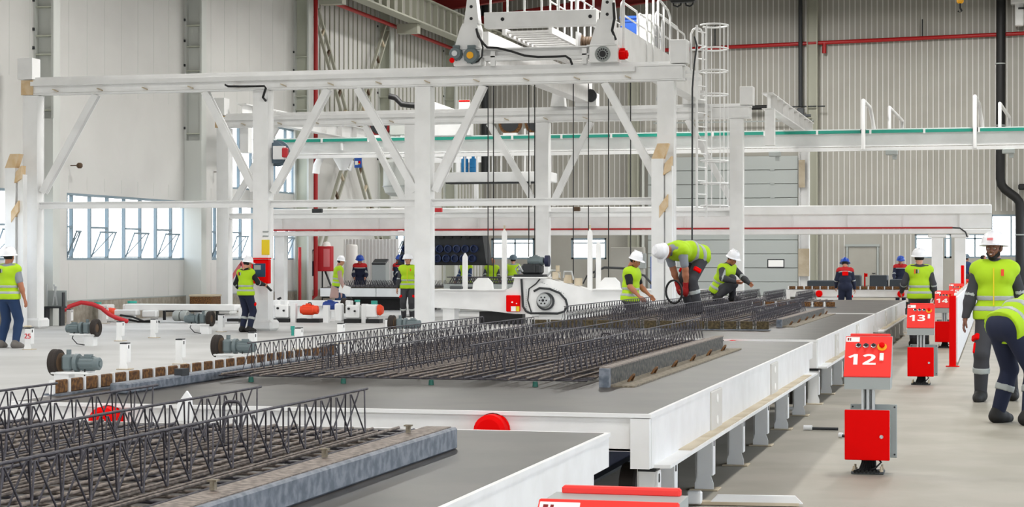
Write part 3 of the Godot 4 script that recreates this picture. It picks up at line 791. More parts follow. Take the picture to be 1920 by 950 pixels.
	for i in 26: part("walkway_tread", S().box(V(-10.02, 6.62, 0.6 + i * 0.42), Vector3(1.0, 0.04, 0.22)), M.white_side, t)
	handrail(t, [V(-10.75, 6.99, 0.0), V(-8.45, 6.99, 0.0)], 1.1, 0.024, 0.36)
	handrail(t, [V(-9.5, 6.7, 0.4), V(-9.5, 6.7, 10.5)], 1.0, 0.022, 0.7)
	# rope drum and its frame
	part("rope_drum", S().lathe(V(-9.0, 6.42, 1.4), Vector3(1, 0, 0), [[0.0, 0.0], [0.2, 0.0], [0.2, 0.02], [0.15, 0.03], [0.16, 0.06], [0.15, 0.09], [0.16, 0.12], [0.15, 0.15], [0.16, 0.18], [0.15, 0.21], [0.16, 0.24], [0.15, 0.27], [0.16, 0.3], [0.15, 0.33], [0.16, 0.36], [0.15, 0.39], [0.16, 0.42], [0.15, 0.45], [0.16, 0.48], [0.15, 0.55], [0.2, 0.57], [0.2, 0.6], [0.0, 0.6]], 20, false), M.brown_drum, t)
	part("drum_frame", S().box(V(-9.08, 6.42, 1.4), Vector3(0.05, 0.5, 0.4)).box(V(-8.36, 6.42, 1.4), Vector3(0.05, 0.5, 0.4)).box(V(-8.7, 6.18, 1.4), Vector3(0.8, 0.05, 0.45)), M.white_steel, t)
	# railings along the right girder
	for q in [[0.0, 1.95, 0.53], [2.05, 5.0, 0.53], [4.5, 7.8, 0.87], [5.1, 8.6, 0.78]]:
		loop_gate(t, V(-7.84 if q[0] < 4 else -7.88 + 0.08 * (q[0] - 4.5), 6.62, q[0]), V(-7.84 if q[0] < 4 else -7.88 + 0.08 * (q[0] - 4.5), 6.62, q[1]), q[2])
	for q in [[0.05, 7.6], [2.9, 8.0], [3.75, 8.0]]: part("rail_post", S().tube([V(-7.8, 6.1, q[0]), V(-7.8, q[1], q[0])], 0.03, 6), M.white_steel, t)
	part("sloped_rail", S().tube([V(-7.8, 6.6, 4.4), V(-7.8, 7.73, 4.4), V(-7.8, 7.78, 4.6), V(-7.8, 7.68, 5.8), V(-7.8, 7.55, 6.1), V(-7.8, 6.6, 6.1)], 0.03, 6), M.white_steel, t)
	part("rail_post", S().tube([V(-7.8, 6.6, 5.2), V(-7.8, 7.72, 5.2)], 0.028, 6), M.white_steel, t)
	part("grey_cabinet", S().bev(V(-8.0, 6.98, 4.0), Vector3(0.3, 0.72, 0.5), 0.02), M.column_paint, t)
	part("bin_shelf", S().box(V(-8.45, 6.63, 4.3), Vector3(0.7, 0.04, 0.8)), M.white_side, t)
	part("rear_tower", S().prism(PackedVector2Array([Vector2(-0.2, 5.83), Vector2(0.2, 5.83), Vector2(0.16, 6.3), Vector2(-0.12, 6.34)]), 0.3, V(-11.8, 0, 11.5)), M.white_steel, t)
	motor(t, V(-11.42, 6.12, 11.05), Vector3(0, 0, 1), 0.11, 0.24, M.motor_grey, M.red_paint)
	part("roller", S().lathe(V(-10.85, 6.1, 11.2), Vector3(0, 0, 1), [[0.0, 0.0], [0.17, 0.0], [0.18, 0.03], [0.18, 0.14], [0.1, 0.17], [0.0, 0.17]], 18, false), M.dark_grey, t)
	# wheel boxes on the rear portal
	for x in [-11.0, -8.0]: part("wheel_box", S().bev(V(x, 6.0, 11.4), Vector3(0.6, 0.36, 0.44), 0.015), M.white_steel, t)
	motor(t, V(-8.7, 5.98, 11.2), Vector3.LEFT, 0.13, 0.3, M.motor_grey, M.alu)
	var b := thing("blue_bin", "blue plastic bin on the crane behind its right tower and girder", "bin", V(-8.42, 6.655, 44.9))
	part("body", S().prism(PackedVector2Array([Vector2(-0.2, 0.0), Vector2(0.2, 0.0), Vector2(0.23, 0.62), Vector2(-0.23, 0.62)]), 0.4, Vector3(0, 0, -0.2)), M.cabinet_blue, b)
	part("lid", S().bev(Vector3(0, 0.66, 0), Vector3(0.5, 0.08, 0.46), 0.02), M.cabinet_blue, b)
	part("rim", S().bev(Vector3(0, 0.57, 0), Vector3(0.48, 0.04, 0.44), 0.01), M.cabinet_blue, b)
	# hoist ropes down to the lifting beam
	var k := 0
	for q in [[-12.24, 1.1, 46.0, "left lug, left of its pair"], [-12.1, 1.1, 46.0, "left lug, right of its pair"], [-11.2, 1.66, 46.0, "motor, left of its pair"], [-11.05, 1.66, 46.0, "motor, right of its pair"], [-10.1, 1.0, 46.1, "valve block"], [-9.7, 2.3, 46.0, "middle guide post"], [-9.2, 1.1, 46.0, "right lug"], [-8.65, 0.88, 46.0, "right arm, rightmost of all"]]:
		single("hoist_rope", S().cyl(Vector3.ZERO, Vector3(0, 5.95 - q[1], 0), 0.014, 0.014, 6), M.black, "dark rope hanging from the crane to the lifting beam's %s" % q[3], "rope", V(q[0], q[1], q[2]), "hoist ropes of the lifting beam")
	# caged ladder at the right end of the front portal
	var l := thing("caged_ladder", "white caged ladder on the right end of the front crane portal", "ladder", V(-5.9, 2.6, 40.75))
	for x in [-0.32, -0.18]:
		part("stringer", S().box(Vector3(x, 1.95, 0.05 if x < -0.2 else -0.35), Vector3(0.05, 4.1, 0.03)), M.white_steel, l)
	for i in 14: part("rung", S().tube([Vector3(-0.32, 0.1 + i * 0.29, 0.05), Vector3(-0.18, 0.1 + i * 0.29, -0.35)], 0.014, 6), M.white_steel, l)
	for y in [0.14, 0.62, 1.1, 2.52, 3.02, 3.5, 4.0]:
		var p := []
		for i in 15:
			var g := deg_to_rad(-150.0 + 300.0 * i / 14)
			p.append(Vector3(0.02 + cos(g) * 0.3, y, -0.15 + sin(g) * 0.36))
		part("hoop", S().tube(p, 0.02, 6), M.white_steel, l)
	for i in 5:
		var g := deg_to_rad(-110.0 + 55.0 * i)
		part("cage_strip", S().box(Vector3(0.02 + cos(g) * 0.3, 2.05, -0.15 + sin(g) * 0.36), Vector3(0.022, 3.95, 0.022)), M.white_steel, l)
	part("bracket", S().box(Vector3(-0.4, 3.0, 0.05), Vector3(0.34, 0.06, 0.06)).box(Vector3(-0.4, 2.85, 0.05), Vector3(0.34, 0.06, 0.06)), M.white_steel, l)
	loop_gate(l, Vector3(-0.45, 3.0, 0.0), Vector3(-0.2, 3.0, 0.0), 0.95)
	single("conduit", S().tube([V(-6.2, 6.3, 40.25), V(-6.14, 6.1, 40.2), V(-6.2, 5.7, 40.2), V(-6.24, 5.2, 40.22), V(-6.25, 0.02, 40.22)], 0.018, 6), M.dark_grey, "dark cable running down beside the caged ladder and portal column", "cable")
	single("cable", S().tube([V(-16.8, 5.52, 40.2), V(-16.72, 5.48, 40.18), V(-16.3, 5.47, 40.18), V(-15.86, 5.47, 40.18), V(-15.83, 5.42, 40.2), V(-15.92, 5.22, 40.25), V(-15.92, 5.16, 40.42)], 0.028, 6), M.black, "bent black cable on the front portal's main beam by the screen column", "cable")

# ---------------------------------------------------------------- cranes and beams further back
func background_cranes():
	var g := thing("runway_beam", "white runway beam with a green conductor strip across the hall", "crane beam", V(0, 0, 55.6))
	part("beam", S().ibeam(V(-22.3, 5.06, 0), V(7.9, 5.06, 0), 0.3, 0.5, 0.03), M.white_steel, g)
	part("conductor_strip", S().box(V(-7.2, 5.23, -0.16), Vector3(30.1, 0.085, 0.05)), M.green_rail, g)
	part("lower_channel", S().box(V(-7.2, 4.73, -0.22), Vector3(30.1, 0.1, 0.12)), M.white_steel, g)
	for i in 20: part("clip", S().box(V(-21.5 + i * 1.5, 5.23, -0.19), Vector3(0.06, 0.14, 0.04)), M.white_steel, g)
	for x in [-4.0, -0.9]: part("switch_box", S().box(V(x + 0.3, 5.24, -0.22), Vector3(0.14, 0.12, 0.1)), M.dark_grey, g)
	for x in [-6.2, -2.9, 0.3]: part("bracket", S().bev(V(x, 4.62, -0.25), Vector3(0.34, 0.14, 0.2), 0.02).box(V(x + 0.08, 4.5, -0.25), Vector3(0.12, 0.14, 0.12)), M.grey_case, g)
	for q in [[-3.69, 6.12], [-0.61, 6.17]]:
		part("goal_post", S().tube([V(q[0], 4.72, -0.3), V(q[0], q[1], -0.3), V(q[0] + 0.1, q[1] - 0.1, 1.2), V(q[0] + 0.2, 5.4, 1.4)], 0.055, 8), M.white_steel, g)
		part("goal_post", S().tube([V(q[0] + 0.68, 5.35, 0.6), V(q[0] + 0.68, q[1] - 0.15, 0.6), V(q[0] + 0.95, q[1] - 0.4, 2.6), V(q[0] + 0.95, 5.35, 2.6)], 0.05, 8), M.white_steel, g)
	var c := thing("runway_column", "white steel column with a pale unpainted band carrying the far runway beam", "steel column", V(-6.14, 0, 63.4))
	part("shaft", S().ibeam(Vector3(0, 0, 0), Vector3(0, 5.65, 0), 0.32, 0.34, 0.03, Vector3.RIGHT), M.white_steel, c)
	part("plate", S().box(Vector3(0, 1.5, 0.18), Vector3(0.36, 0.9, 0.02)), M.dust, c)
	part("plate", S().box(Vector3(-0.06, 4.4, 0.18), Vector3(0.2, 0.9, 0.02)), M.dust, c)
	# stacker beam with a red strip
	var r := thing("cross_beam", "white box beam with a thin red conductor strip, low across the back of the hall", "crane beam", V(0, 0, 54.6))
	part("upper_flange", S().bev(V(-10.8, 2.98, 0), Vector3(21.3, 0.26, 0.5), 0.02), M.white_steel, r)
	part("web", S().box(V(-10.8, 2.66, 0.02), Vector3(21.3, 0.4, 0.36)), M.white_steel, r)
	part("lower_flange", S().bev(V(-10.8, 2.37, 0), Vector3(21.3, 0.14, 0.5), 0.02), M.white_steel, r)
	part("red_strip", S().box(V(-11.3, 2.475, -0.27), Vector3(20.2, 0.05, 0.04)), M.red_pipe, r)
	for i in 14: part("stiffener", S().box(V(-20.9 + i * 1.53, 2.66, -0.18), Vector3(0.03, 0.4, 0.06)), M.white_side, r)
	part("strip_cable", S().tube([V(-1.2, 2.475, -0.29), V(-1.0, 2.46, -0.29), V(-0.85, 2.35, -0.29), V(-0.8, 2.2, -0.28)], 0.02, 6), M.dark_grey, r)
	for x in [-1.62, -1.0]: part("leg", S().box(V(x, 1.15, 0), Vector3(0.3, 2.3, 0.3)), M.white_steel, r); part("leg_head", S().bev(V(x, 2.25, 0), Vector3(0.5, 0.1, 0.4), 0.02), M.white_steel, r)
	part("leg", S().box(V(-21.0, 1.15, 0), Vector3(0.3, 2.3, 0.3)), M.white_steel, r)
	var kk := 0
	for q in [[-18.9, M.dark_grey, "dark grey"], [-15.3, M.hose_red, "pinkish red"], [-11.3, M.brown_drum, "brown"]]:
		single("small_box", S().bev(Vector3(0, 0.06, 0), Vector3(0.3 - 0.05 * kk, 0.12, 0.12), 0.015), q[1], "small %s box lying on the rear portal's low tie beam" % q[2], "box", V(q[0], 2.93, 52.0)); kk += 1
	# second trolley with a railed platform hanging from the green-strip runway
	var t := thing("service_platform", "white railed service platform hanging below the green-strip runway beam", "platform", V(0, 0, 57.0))
	part("floor_beam", S().bev(V(-14.75, 4.1, 0), Vector3(3.2, 0.3, 1.4), 0.02), M.white_steel, t)
	part("under_strip", S().box(V(-14.9, 3.93, -0.3), Vector3(2.9, 0.04, 0.6)), M.dark_grey, t)
	for i in 8:
		part("rail_post", S().tube([V(-16.1 + i * 0.38, 4.25, -0.68), V(-16.1 + i * 0.38, 5.3, -0.68)], 0.024, 6), M.white_steel, t)
	for y in [4.8, 5.3]: part("rail", S().tube([V(-16.1, y, -0.68), V(-13.4, y, -0.68)], 0.024, 6), M.white_steel, t)
	for x in [-13.85, -13.7, -13.5]: part("hanger", S().box(V(x, 4.7, -0.62), Vector3(0.06, 1.7, 0.06)), M.white_steel, t)
	part("ladder_rail", S().box(V(-13.5, 3.3, -0.5), Vector3(0.05, 1.5, 0.05)).box(V(-13.2, 3.3, -0.5), Vector3(0.05, 1.5, 0.05)), M.white_steel, t)
	for i in 6: part("rung", S().box(V(-13.35, 2.7 + i * 0.25, -0.5), Vector3(0.3, 0.03, 0.03)), M.white_steel, t)
	part("hanger", S().box(V(-16.2, 4.7, 0.3), Vector3(0.1, 1.0, 0.1)).box(V(-13.3, 4.7, 0.3), Vector3(0.1, 1.0, 0.1)).box(V(-14.75, 5.2, 0.3), Vector3(3.1, 0.1, 0.1)).box(V(-14.75, 5.2, -0.5), Vector3(0.2, 0.1, 1.8)), M.white_steel, t)
	for i in 2:
		var x := -15.8 + i * 0.27
		single("blue_drum", S().lathe(Vector3.ZERO, Vector3.UP, [[0.0, 0.0], [0.11, 0.0], [0.115, 0.14], [0.105, 0.15], [0.115, 0.16], [0.11, 0.42], [0.05, 0.44], [0.05, 0.5], [0.0, 0.5]], 14, false), M.sky_blue, "%s of two sky-blue canisters on the hanging platform" % ["left", "right"][i], "canister", V(x, 4.25, 56.6), "canisters on the hanging platform")
	var ob := thing("junction_box", "small orange-brown box between the platform railings", "box", V(-14.95, 4.25, 56.75))
	part("stand", S().cyl(Vector3.ZERO, Vector3(0, 0.6, 0), 0.03), M.white_steel, ob)
	part("body", S().bev(Vector3(0, 0.7, 0), Vector3(0.4, 0.24, 0.2), 0.02), M.rust, ob)
	part("cover", S().box(Vector3(0.12, 0.7, 0.11), Vector3(0.14, 0.2, 0.02)), M.dark_grey, ob)
	var lbl := ["leftmost", "second", "third", "rightmost"]
	var k := 0
	for x in [-18.2, -17.3, -14.1, -13.3]:
		var w := thing("cable_reel", "dark cable reel with a rusty red rim on the green-strip runway, %s of four" % lbl[k], "cable reel", V(x, 5.31, 55.6), 0.0, "cable reels on the runway")
		part("rim", S().lathe(Vector3(0, 0.36, -0.08), Vector3(0, 0, 1), [[0.2, 0.0], [0.33, 0.0], [0.36, 0.03], [0.36, 0.13], [0.33, 0.16], [0.2, 0.16]], 24, false), M.rust if k > 1 else M.dark_red, w)
		part("core", S().cyl(Vector3(0, 0.36, -0.07), Vector3(0, 0.36, 0.09), 0.27), M.dark_grey, w)
		part("base", S().box(Vector3(0, 0.03, 0), Vector3(0.4, 0.06, 0.24)), M.white_steel, w)
		k += 1
	single("white_pipe", S().tube([V(-20.8, 4.3, 57.1), V(-20.77, 4.55, 57.1), V(-20.65, 4.8, 57.1), V(-20.35, 4.93, 57.1), V(-19.0, 4.96, 57.1), V(-17.2, 4.97, 57.1), V(-17.1, 4.98, 56.8), V(-17.1, 5.0, 55.75)], 0.12, 10), M.white_steel, "thick white pipe bending down at its left end under the green-strip runway", "pipe")
	var hs := thing("sloped_housing", "white sloped housing on the green-strip runway with a red-topped notice at its end", "housing", V(0, 0, 55.6))
	part("cover", S().prism(PackedVector2Array([Vector2(-16.9, 5.315), Vector2(-15.3, 5.315), Vector2(-15.3, 5.92), Vector2(-16.9, 6.5)]), 0.4, V(0, 0, 0.2)), M.white_steel, hs)
	part("notice", S().bev(V(-15.5, 6.2, -0.1), Vector3(0.36, 0.36, 0.02), 0.006), M.white_print, hs)
	part("notice_band", S().box(V(-15.5, 6.35, -0.114), Vector3(0.34, 0.05, 0.008)), M.red_paint, hs)
	part("notice_post", S().box(V(-15.5, 5.9, -0.08), Vector3(0.05, 0.6, 0.02)), M.white_steel, hs)
	part("black_arm", S().tube([V(-17.9, 6.55, 0), V(-17.7, 6.5, 0), V(-17.5, 6.3, 0), V(-17.1, 6.25, 0), V(-16.85, 6.2, 0)], 0.09, 8), M.black, hs)
	part("arm_box", S().bev(V(-17.5, 5.7, 0), Vector3(0.7, 0.7, 0.3), 0.03), M.column_paint, hs)
	# white chute, blue sign and grey tank under the runway on the left
	var h := thing("white_chute", "white funnel-shaped cover hanging under the runway on the left", "hopper", V(-19.66, 4.86, 56.45))
	part("cover", S().bev(Vector3(0, 0.05, 0), Vector3(1.0, 0.12, 0.4), 0.05), M.white_steel, h)
	part("funnel", S().lathe(Vector3.ZERO, Vector3.DOWN, [[0.36, 0.0], [0.34, 0.1], [0.16, 0.42], [0.12, 0.5], [0.0, 0.5]], 14, false), M.white_steel, h)
	part("spout", S().tube([Vector3(0.05, -0.4, 0), Vector3(0.22, -0.5, 0), Vector3(0.3, -0.2, 0)], 0.06, 8), M.white_steel, h)
	part("hanger", S().box(Vector3(0.3, 0.17, 0.5), Vector3(0.05, 0.2, 1.1)), M.white_steel, h)
	var s := thing("sign_board", "small blue sign with red and yellow marks hanging under the runway", "sign", V(-19.03, 4.84, 56.0))
	part("board", S().bev(Vector3(0, -0.22, 0), Vector3(0.24, 0.42, 0.03), 0.01), M.cabinet_blue, s)
	part("mark", S().box(Vector3(-0.05, -0.28, 0.017), Vector3(0.09, 0.12, 0.006)), M.white_print, s)
	part("mark", S().box(Vector3(0.05, -0.27, 0.017), Vector3(0.06, 0.09, 0.006)), M.red_paint, s)
	part("mark", S().box(Vector3(0.03, -0.31, 0.0172), Vector3(0.04, 0.04, 0.006)), M.yellow, s)
	part("arm", S().box(Vector3(0, -0.02, 0.2), Vector3(0.03, 0.03, 0.42)), M.white_steel, s)
	var tk := thing("grey_tank", "rounded grey tank below the runway beside the rear portal", "tank", V(-18.0, 3.55, 57.2))
	part("shell", S().lathe(Vector3.ZERO, Vector3.UP, [[0.0, 0.0], [0.35, 0.02], [0.52, 0.12], [0.58, 0.3], [0.58, 1.05], [0.5, 1.15], [0.0, 1.2]], 24), M.column_paint, tk)
	part("seam", S().lathe(Vector3(0, 0.3, 0), Vector3.UP, [[0.582, 0.0], [0.6, 0.0], [0.6, 0.03], [0.582, 0.03]], 24, false), M.grey_case, tk)
	part("hanger", S().box(Vector3(0, 1.19, 0.75), Vector3(0.1, 0.08, 1.8)), M.white_steel, tk)
	# dark magazine with rows of blue cylinders hanging behind
	var m := thing("magazine_rack", "dark hanging magazine with rows of blue cylinder ends at the back left", "rack", V(0, 0, 58.2))
	part("frame", S().prism(PackedVector2Array([Vector2(-18.35, 1.46), Vector2(-15.45, 1.46), Vector2(-15.6, 2.55), Vector2(-18.05, 2.55)]), 0.7, V(0, 0, 0.35)), M.dark_grey, m)
	for row in 3:
		for i in 10:
			var x := -18.12 + i * 0.28 + 0.06 * row
			if x > -15.7: continue
			if row < 2:
				part("cylinder", S().lathe(V(x, 1.63 + row * 0.3, -0.35), Vector3(0, 0, 1), [[0.12, 0.0], [0.125, 0.14], [0.09, 0.16], [0.08, 0.06], [0.0, 0.06]], 12, false), M.deep_blue, m)
			else:
				part("valve", S().box(V(x, 2.36, -0.4), Vector3(0.14, 0.2, 0.1)), M.black, m)
	part("bottom_plate", S().box(V(-16.9, 1.44, 0), Vector3(3.0, 0.05, 0.8)), M.black, m)
	for x in [-17.8, -15.9]: part("hanger", S().box(V(x, 3.6, 0.1), Vector3(0.12, 2.1, 0.12)), M.white_steel, m)
	part("crossbar", S().box(V(-16.85, 4.82, -1.25), Vector3(0.2, 0.1, 2.7)).box(V(-16.85, 4.75, 0.1), Vector3(2.2, 0.2, 0.12)), M.white_steel, m)
	# yellow hook and black hoist block above
	var y := thing("crane_hook", "small yellow crane hook block with black hook at the top right", "hook", V(-0.73, 6.6, 40.0))
	part("block", S().bev(Vector3(0, 0.3, 0), Vector3(0.14, 0.22, 0.1), 0.03), M.yellow_ring, y)
	part("hook", S().tube([Vector3(0, 0.2, 0), Vector3(0, 0.1, 0), Vector3(0.03, 0.04, 0), Vector3(0.0, 0.0, 0), Vector3(-0.04, 0.04, 0)], 0.022, 8), M.black, y)
	part("rope", S().cyl(Vector3(0, 0.4, 0), Vector3(0, 7.4, 0), 0.012, 0.012, 6), M.black, y)
	var hb := thing("hoist_block", "black hoist block hanging at the top above the caged ladder", "hoist", V(-6.4, 6.92, 40.0))
	part("block", S().bev(Vector3(0, 0.2, 0), Vector3(0.55, 0.26, 0.3), 0.04), M.black, hb)
	part("sheave", S().tube([Vector3(-0.22, 0.1, 0), Vector3(-0.2, 0.02, 0), Vector3(-0.12, -0.01, 0), Vector3(-0.05, 0.03, 0), Vector3(-0.04, 0.1, 0)], 0.018, 6), M.black, hb)
	part("sheave", S().tube([Vector3(0.04, 0.1, 0), Vector3(0.06, 0.02, 0), Vector3(0.14, -0.01, 0), Vector3(0.2, 0.03, 0), Vector3(0.22, 0.1, 0)], 0.018, 6), M.black, hb)
	part("rope", S().cyl(Vector3(-0.1, 0.3, 0), Vector3(-0.1, 7.08, 0), 0.012, 0.012, 6).cyl(Vector3(0.1, 0.3, 0), Vector3(0.1, 7.08, 0), 0.012, 0.012, 6), M.black, hb)

# ---------------------------------------------------------------- lifting beam between the portals
func lifting_beam():
	var t := thing("lifting_beam", "large white lifting beam with a motor, oval chain guard and red box between the portals", "lifting beam", V(0, 0, 46.0))
	part("body", S().prism(PackedVector2Array([Vector2(-13.55, 0.84), Vector2(-13.55, 0.4), Vector2(-12.4, 0.36), Vector2(-11.5, 0.26), Vector2(-10.1, 0.26), Vector2(-9.7, 0.38), Vector2(-6.4, 0.45), Vector2(-6.4, 0.86), Vector2(-9.6, 0.86), Vector2(-10.55, 1.1), Vector2(-10.75, 1.14), Vector2(-11.5, 1.14), Vector2(-11.56, 0.92), Vector2(-11.75, 0.84)]), 0.5, V(0, 0, 0.25)), M.white_steel, t)
	part("top_flange", S().box(V(-12.65, 0.85, 0), Vector3(1.85, 0.03, 0.66)), M.white_steel, t)
	part("top_flange", S().box(V(-8.0, 0.87, 0), Vector3(3.1, 0.03, 0.66)), M.white_steel, t)
	part("motor_shelf", S().box(V(-11.12, 1.155, 0), Vector3(0.85, 0.03, 0.7)), M.white_steel, t)
	part("gearbox_plate", S().prism(PackedVector2Array([Vector2(-11.12, 0.3), Vector2(-10.25, 0.3), Vector2(-10.12, 0.45), Vector2(-10.25, 0.7), Vector2(-10.6, 0.96), Vector2(-10.85, 1.02), Vector2(-11.05, 0.9), Vector2(-11.15, 0.7)]), 0.04, V(0, 0, -0.25)), M.white_steel, t)
	part("guard_trim", S().tube([V(-11.32, 1.12, -0.28), V(-11.3, 0.8, -0.28), V(-11.28, 0.45, -0.28), V(-11.2, 0.33, -0.29), V(-11.08, 0.28, -0.31), V(-10.4, 0.28, -0.31), V(-10.24, 0.33, -0.31), V(-10.15, 0.45, -0.31), V(-10.2, 0.62, -0.31), V(-10.35, 0.78, -0.31), V(-10.6, 0.88, -0.31), V(-10.85, 0.9, -0.31), V(-11.0, 0.82, -0.31)], 0.028, 8), M.dark_grey, t)
	part("guard_trim", S().tube([V(-10.85, 1.12, -0.28), V(-10.95, 1.0, -0.31), V(-11.12, 0.88, -0.31), V(-11.15, 0.6, -0.31), V(-11.1, 0.42, -0.31), V(-11.06, 0.3, -0.31)], 0.016, 6), M.dark_grey, t)
	part("hub", S().lathe(V(-10.74, 0.6, -0.28), Vector3(0, 0, 1), [[0.0, 0.16], [0.14, 0.16], [0.17, 0.12], [0.18, 0.0]], 24, false), M.alu, t)
	var hb := S()
	for i in 6: hb.cyl(V(-10.74 + 0.085 * cos(TAU * i / 6), 0.6 + 0.085 * sin(TAU * i / 6), -0.44), V(-10.74 + 0.085 * cos(TAU * i / 6), 0.6 + 0.085 * sin(TAU * i / 6), -0.45), 0.02, 0.02, 8)
	hb.cyl(V(-10.74, 0.6, -0.44), V(-10.74, 0.6, -0.46), 0.032)
	part("hub_bolts", hb, M.black, t)
	part("hub_ring", S().lathe(V(-10.7, 0.575, -0.28), Vector3(0, 0, 1), [[0.18, 0.0], [0.22, 0.0], [0.22, 0.09], [0.18, 0.09]], 24, false), M.dark_grey, t)
	part("rivets", _rivets(), M.grey_case, t)
	part("red_box", S().bev(V(-11.52, 0.52, -0.3), Vector3(0.34, 0.4, 0.12), 0.015), M.red_paint, t)
	part("box_label", S().box(V(-11.5, 0.39, -0.365), Vector3(0.12, 0.12, 0.006)), M.white_print, t)
	part("box_label", S().box(V(-11.39, 0.39, -0.365), Vector3(0.08, 0.12, 0.006)), M.yellow, t)
	part("box_lamp", S().cyl(V(-11.53, 0.55, -0.36), V(-11.53, 0.55, -0.38), 0.02).cyl(V(-11.42, 0.52, -0.36), V(-11.42, 0.52, -0.38), 0.014), M.white_print, t)
	for q in [[-12.35, 0.86], [-9.15, 0.88]]:
		part("lug", S().prism(PackedVector2Array([Vector2(-0.26, 0), Vector2(0.26, 0), Vector2(0.24, 0.16), Vector2(0.12, 0.28), Vector2(-0.12, 0.28), Vector2(-0.24, 0.16)]), 0.12, V(q[0], q[1], 0.0)), M.white_steel, t)
		part("lug_hole", S().cyl(V(q[0], q[1] + 0.16, -0.0), V(q[0], q[1] + 0.16, -0.01), 0.05).box(V(q[0], q[1] + 0.05, -0.005), Vector3(0.12, 0.06, 0.01)), M.dark_grey, t)
	for q in [[-12.83, 1.66], [-11.82, 2.25], [-9.66, 2.25], [-9.45, 1.95]]:
		part("guide_post", S().box(V(q[0], (q[1] + 0.86) / 2, 0.0), Vector3(0.11, q[1] - 0.86, 0.11)).prism(PackedVector2Array([Vector2(-0.055, 0), Vector2(0.055, 0), Vector2(0.0, 0.1)]), 0.11, V(q[0], q[1], 0.055)), M.white_steel, t)
	for q in [-11.82, -9.66]: part("post_tip", S().box(V(q, 2.36, 0), Vector3(0.04, 0.16, 0.04)), M.dust, t)
	part("motor_bed", S().bev(V(-11.15, 1.2, 0), Vector3(0.75, 0.06, 0.5), 0.01), M.dark_grey, t)
	part("drive_unit", S().bev(V(-11.1, 1.36, 0), Vector3(0.5, 0.26, 0.36), 0.05).box(V(-11.02, 1.38, -0.19), Vector3(0.05, 0.2, 0.03)), M.dark_grey, t)
	part("pump", S().lathe(V(-11.45, 1.36, -0.05), Vector3(1, 0, 0), [[0.0, 0.0], [0.06, 0.0], [0.06, 0.06], [0.1, 0.08], [0.1, 0.16], [0.0, 0.18]], 14, false).tube([V(-11.45, 1.25, -0.1), V(-11.5, 1.36, -0.14), V(-11.4, 1.46, -0.15), V(-11.3, 1.3, -0.2)], 0.02, 6), M.alu, t)
	motor(t, V(-11.22, 1.56, 0), Vector3.RIGHT, 0.11, 0.4, M.motor_grey, M.navy)
	part("coupling", S().cyl(V(-10.78, 1.56, 0), V(-10.68, 1.56, 0), 0.14), M.navy, t)
	part("valve_block", S().bev(V(-10.5, 1.2, 0), Vector3(0.16, 0.18, 0.3), 0.02).cyl(V(-10.45, 1.3, -0.1), V(-10.45, 1.45, -0.1), 0.05).box(V(-10.2, 1.12, 0), Vector3(0.2, 0.2, 0.2)).box(V(-9.95, 1.05, 0), Vector3(0.16, 0.18, 0.18)), M.dust, t)
	part("pipe_run", S().tube([V(-10.7, 1.2, -0.1), V(-10.6, 1.33, -0.1), V(-10.45, 1.33, -0.1), V(-10.4, 1.15, -0.1)], 0.025, 6).tube([V(-10.3, 1.15, -0.1), V(-10.28, 1.3, -0.1), V(-10.1, 1.3, -0.1), V(-10.05, 1.1, -0.1)], 0.025, 6), M.alu, t)
	part("hose", S().tube([V(-9.8, 1.0, 0.5), V(-9.75, 1.25, 0.5), V(-9.4, 1.4, 0.5), V(-8.9, 1.38, 0.5), V(-8.4, 1.2, 0.5), V(-8.2, 1.0, 0.4)], 0.03, 6).tube([V(-9.9, 1.0, 0.3), V(-9.8, 1.2, 0.3), V(-9.6, 1.15, 0.3), V(-9.55, 1.7, 0.3)], 0.02, 6), M.dark_grey, t)
	part("spring_roll", S().cyl(V(-8.0, 1.0, 0.1), V(-7.55, 1.0, 0.1), 0.13), M.mid_grey, t)
	part("foot", S().box(V(-13.2, 0.2, 0), Vector3(0.3, 0.4, 0.4)).box(V(-10.2, 0.13, 0), Vector3(1.4, 0.26, 0.4)).box(V(-6.8, 0.22, 0), Vector3(0.3, 0.45, 0.4)), M.white_steel, t)
	part("skid", S().box(V(-11.9, 0.16, 0.1), Vector3(1.1, 0.3, 0.3)), M.black, t)
	part("clamp_head", S().bev(V(-13.0, 0.9, -0.2), Vector3(0.3, 0.08, 0.2), 0.02).bev(V(-12.7, 0.89, 0.2), Vector3(0.4, 0.06, 0.2), 0.02), M.mid_grey, t)

func _rivets() -> Shape:
	var s := S()
	for i in 10: s.cyl(V(-11.2, 0.4 + i * 0.05, -0.26), V(-11.2, 0.4 + i * 0.05, -0.27), 0.012, 0.012, 6)
	for i in 10: s.cyl(V(-10.8 + i * 0.06, 1.04 - i * 0.03, -0.26), V(-10.8 + i * 0.06, 1.04 - i * 0.03, -0.27), 0.012, 0.012, 6)
	return s

# ---------------------------------------------------------------- control posts, guard fence
func text(parent: Node, called: String, what: String, h: float, m: Material, at: Vector3, B := Basis.IDENTITY, wide := 1.0, depth := 0.004) -> MeshInstance3D:
	var f := SystemFont.new(); f.font_names = PackedStringArray(["Droid Sans"]); f.font_weight = 700
	var t := TextMesh.new()
	t.text = what; t.font = f; t.font_size = 64; t.pixel_size = h / (64 * 0.714); t.depth = depth
	var o := MeshInstance3D.new()
	o.mesh = t; o.material_override = m; o.name = called
	parent.add_child(o, true)
	o.transform = Transform3D(B * Basis.from_scale(Vector3(wide, 1, 1)), at)
	return o

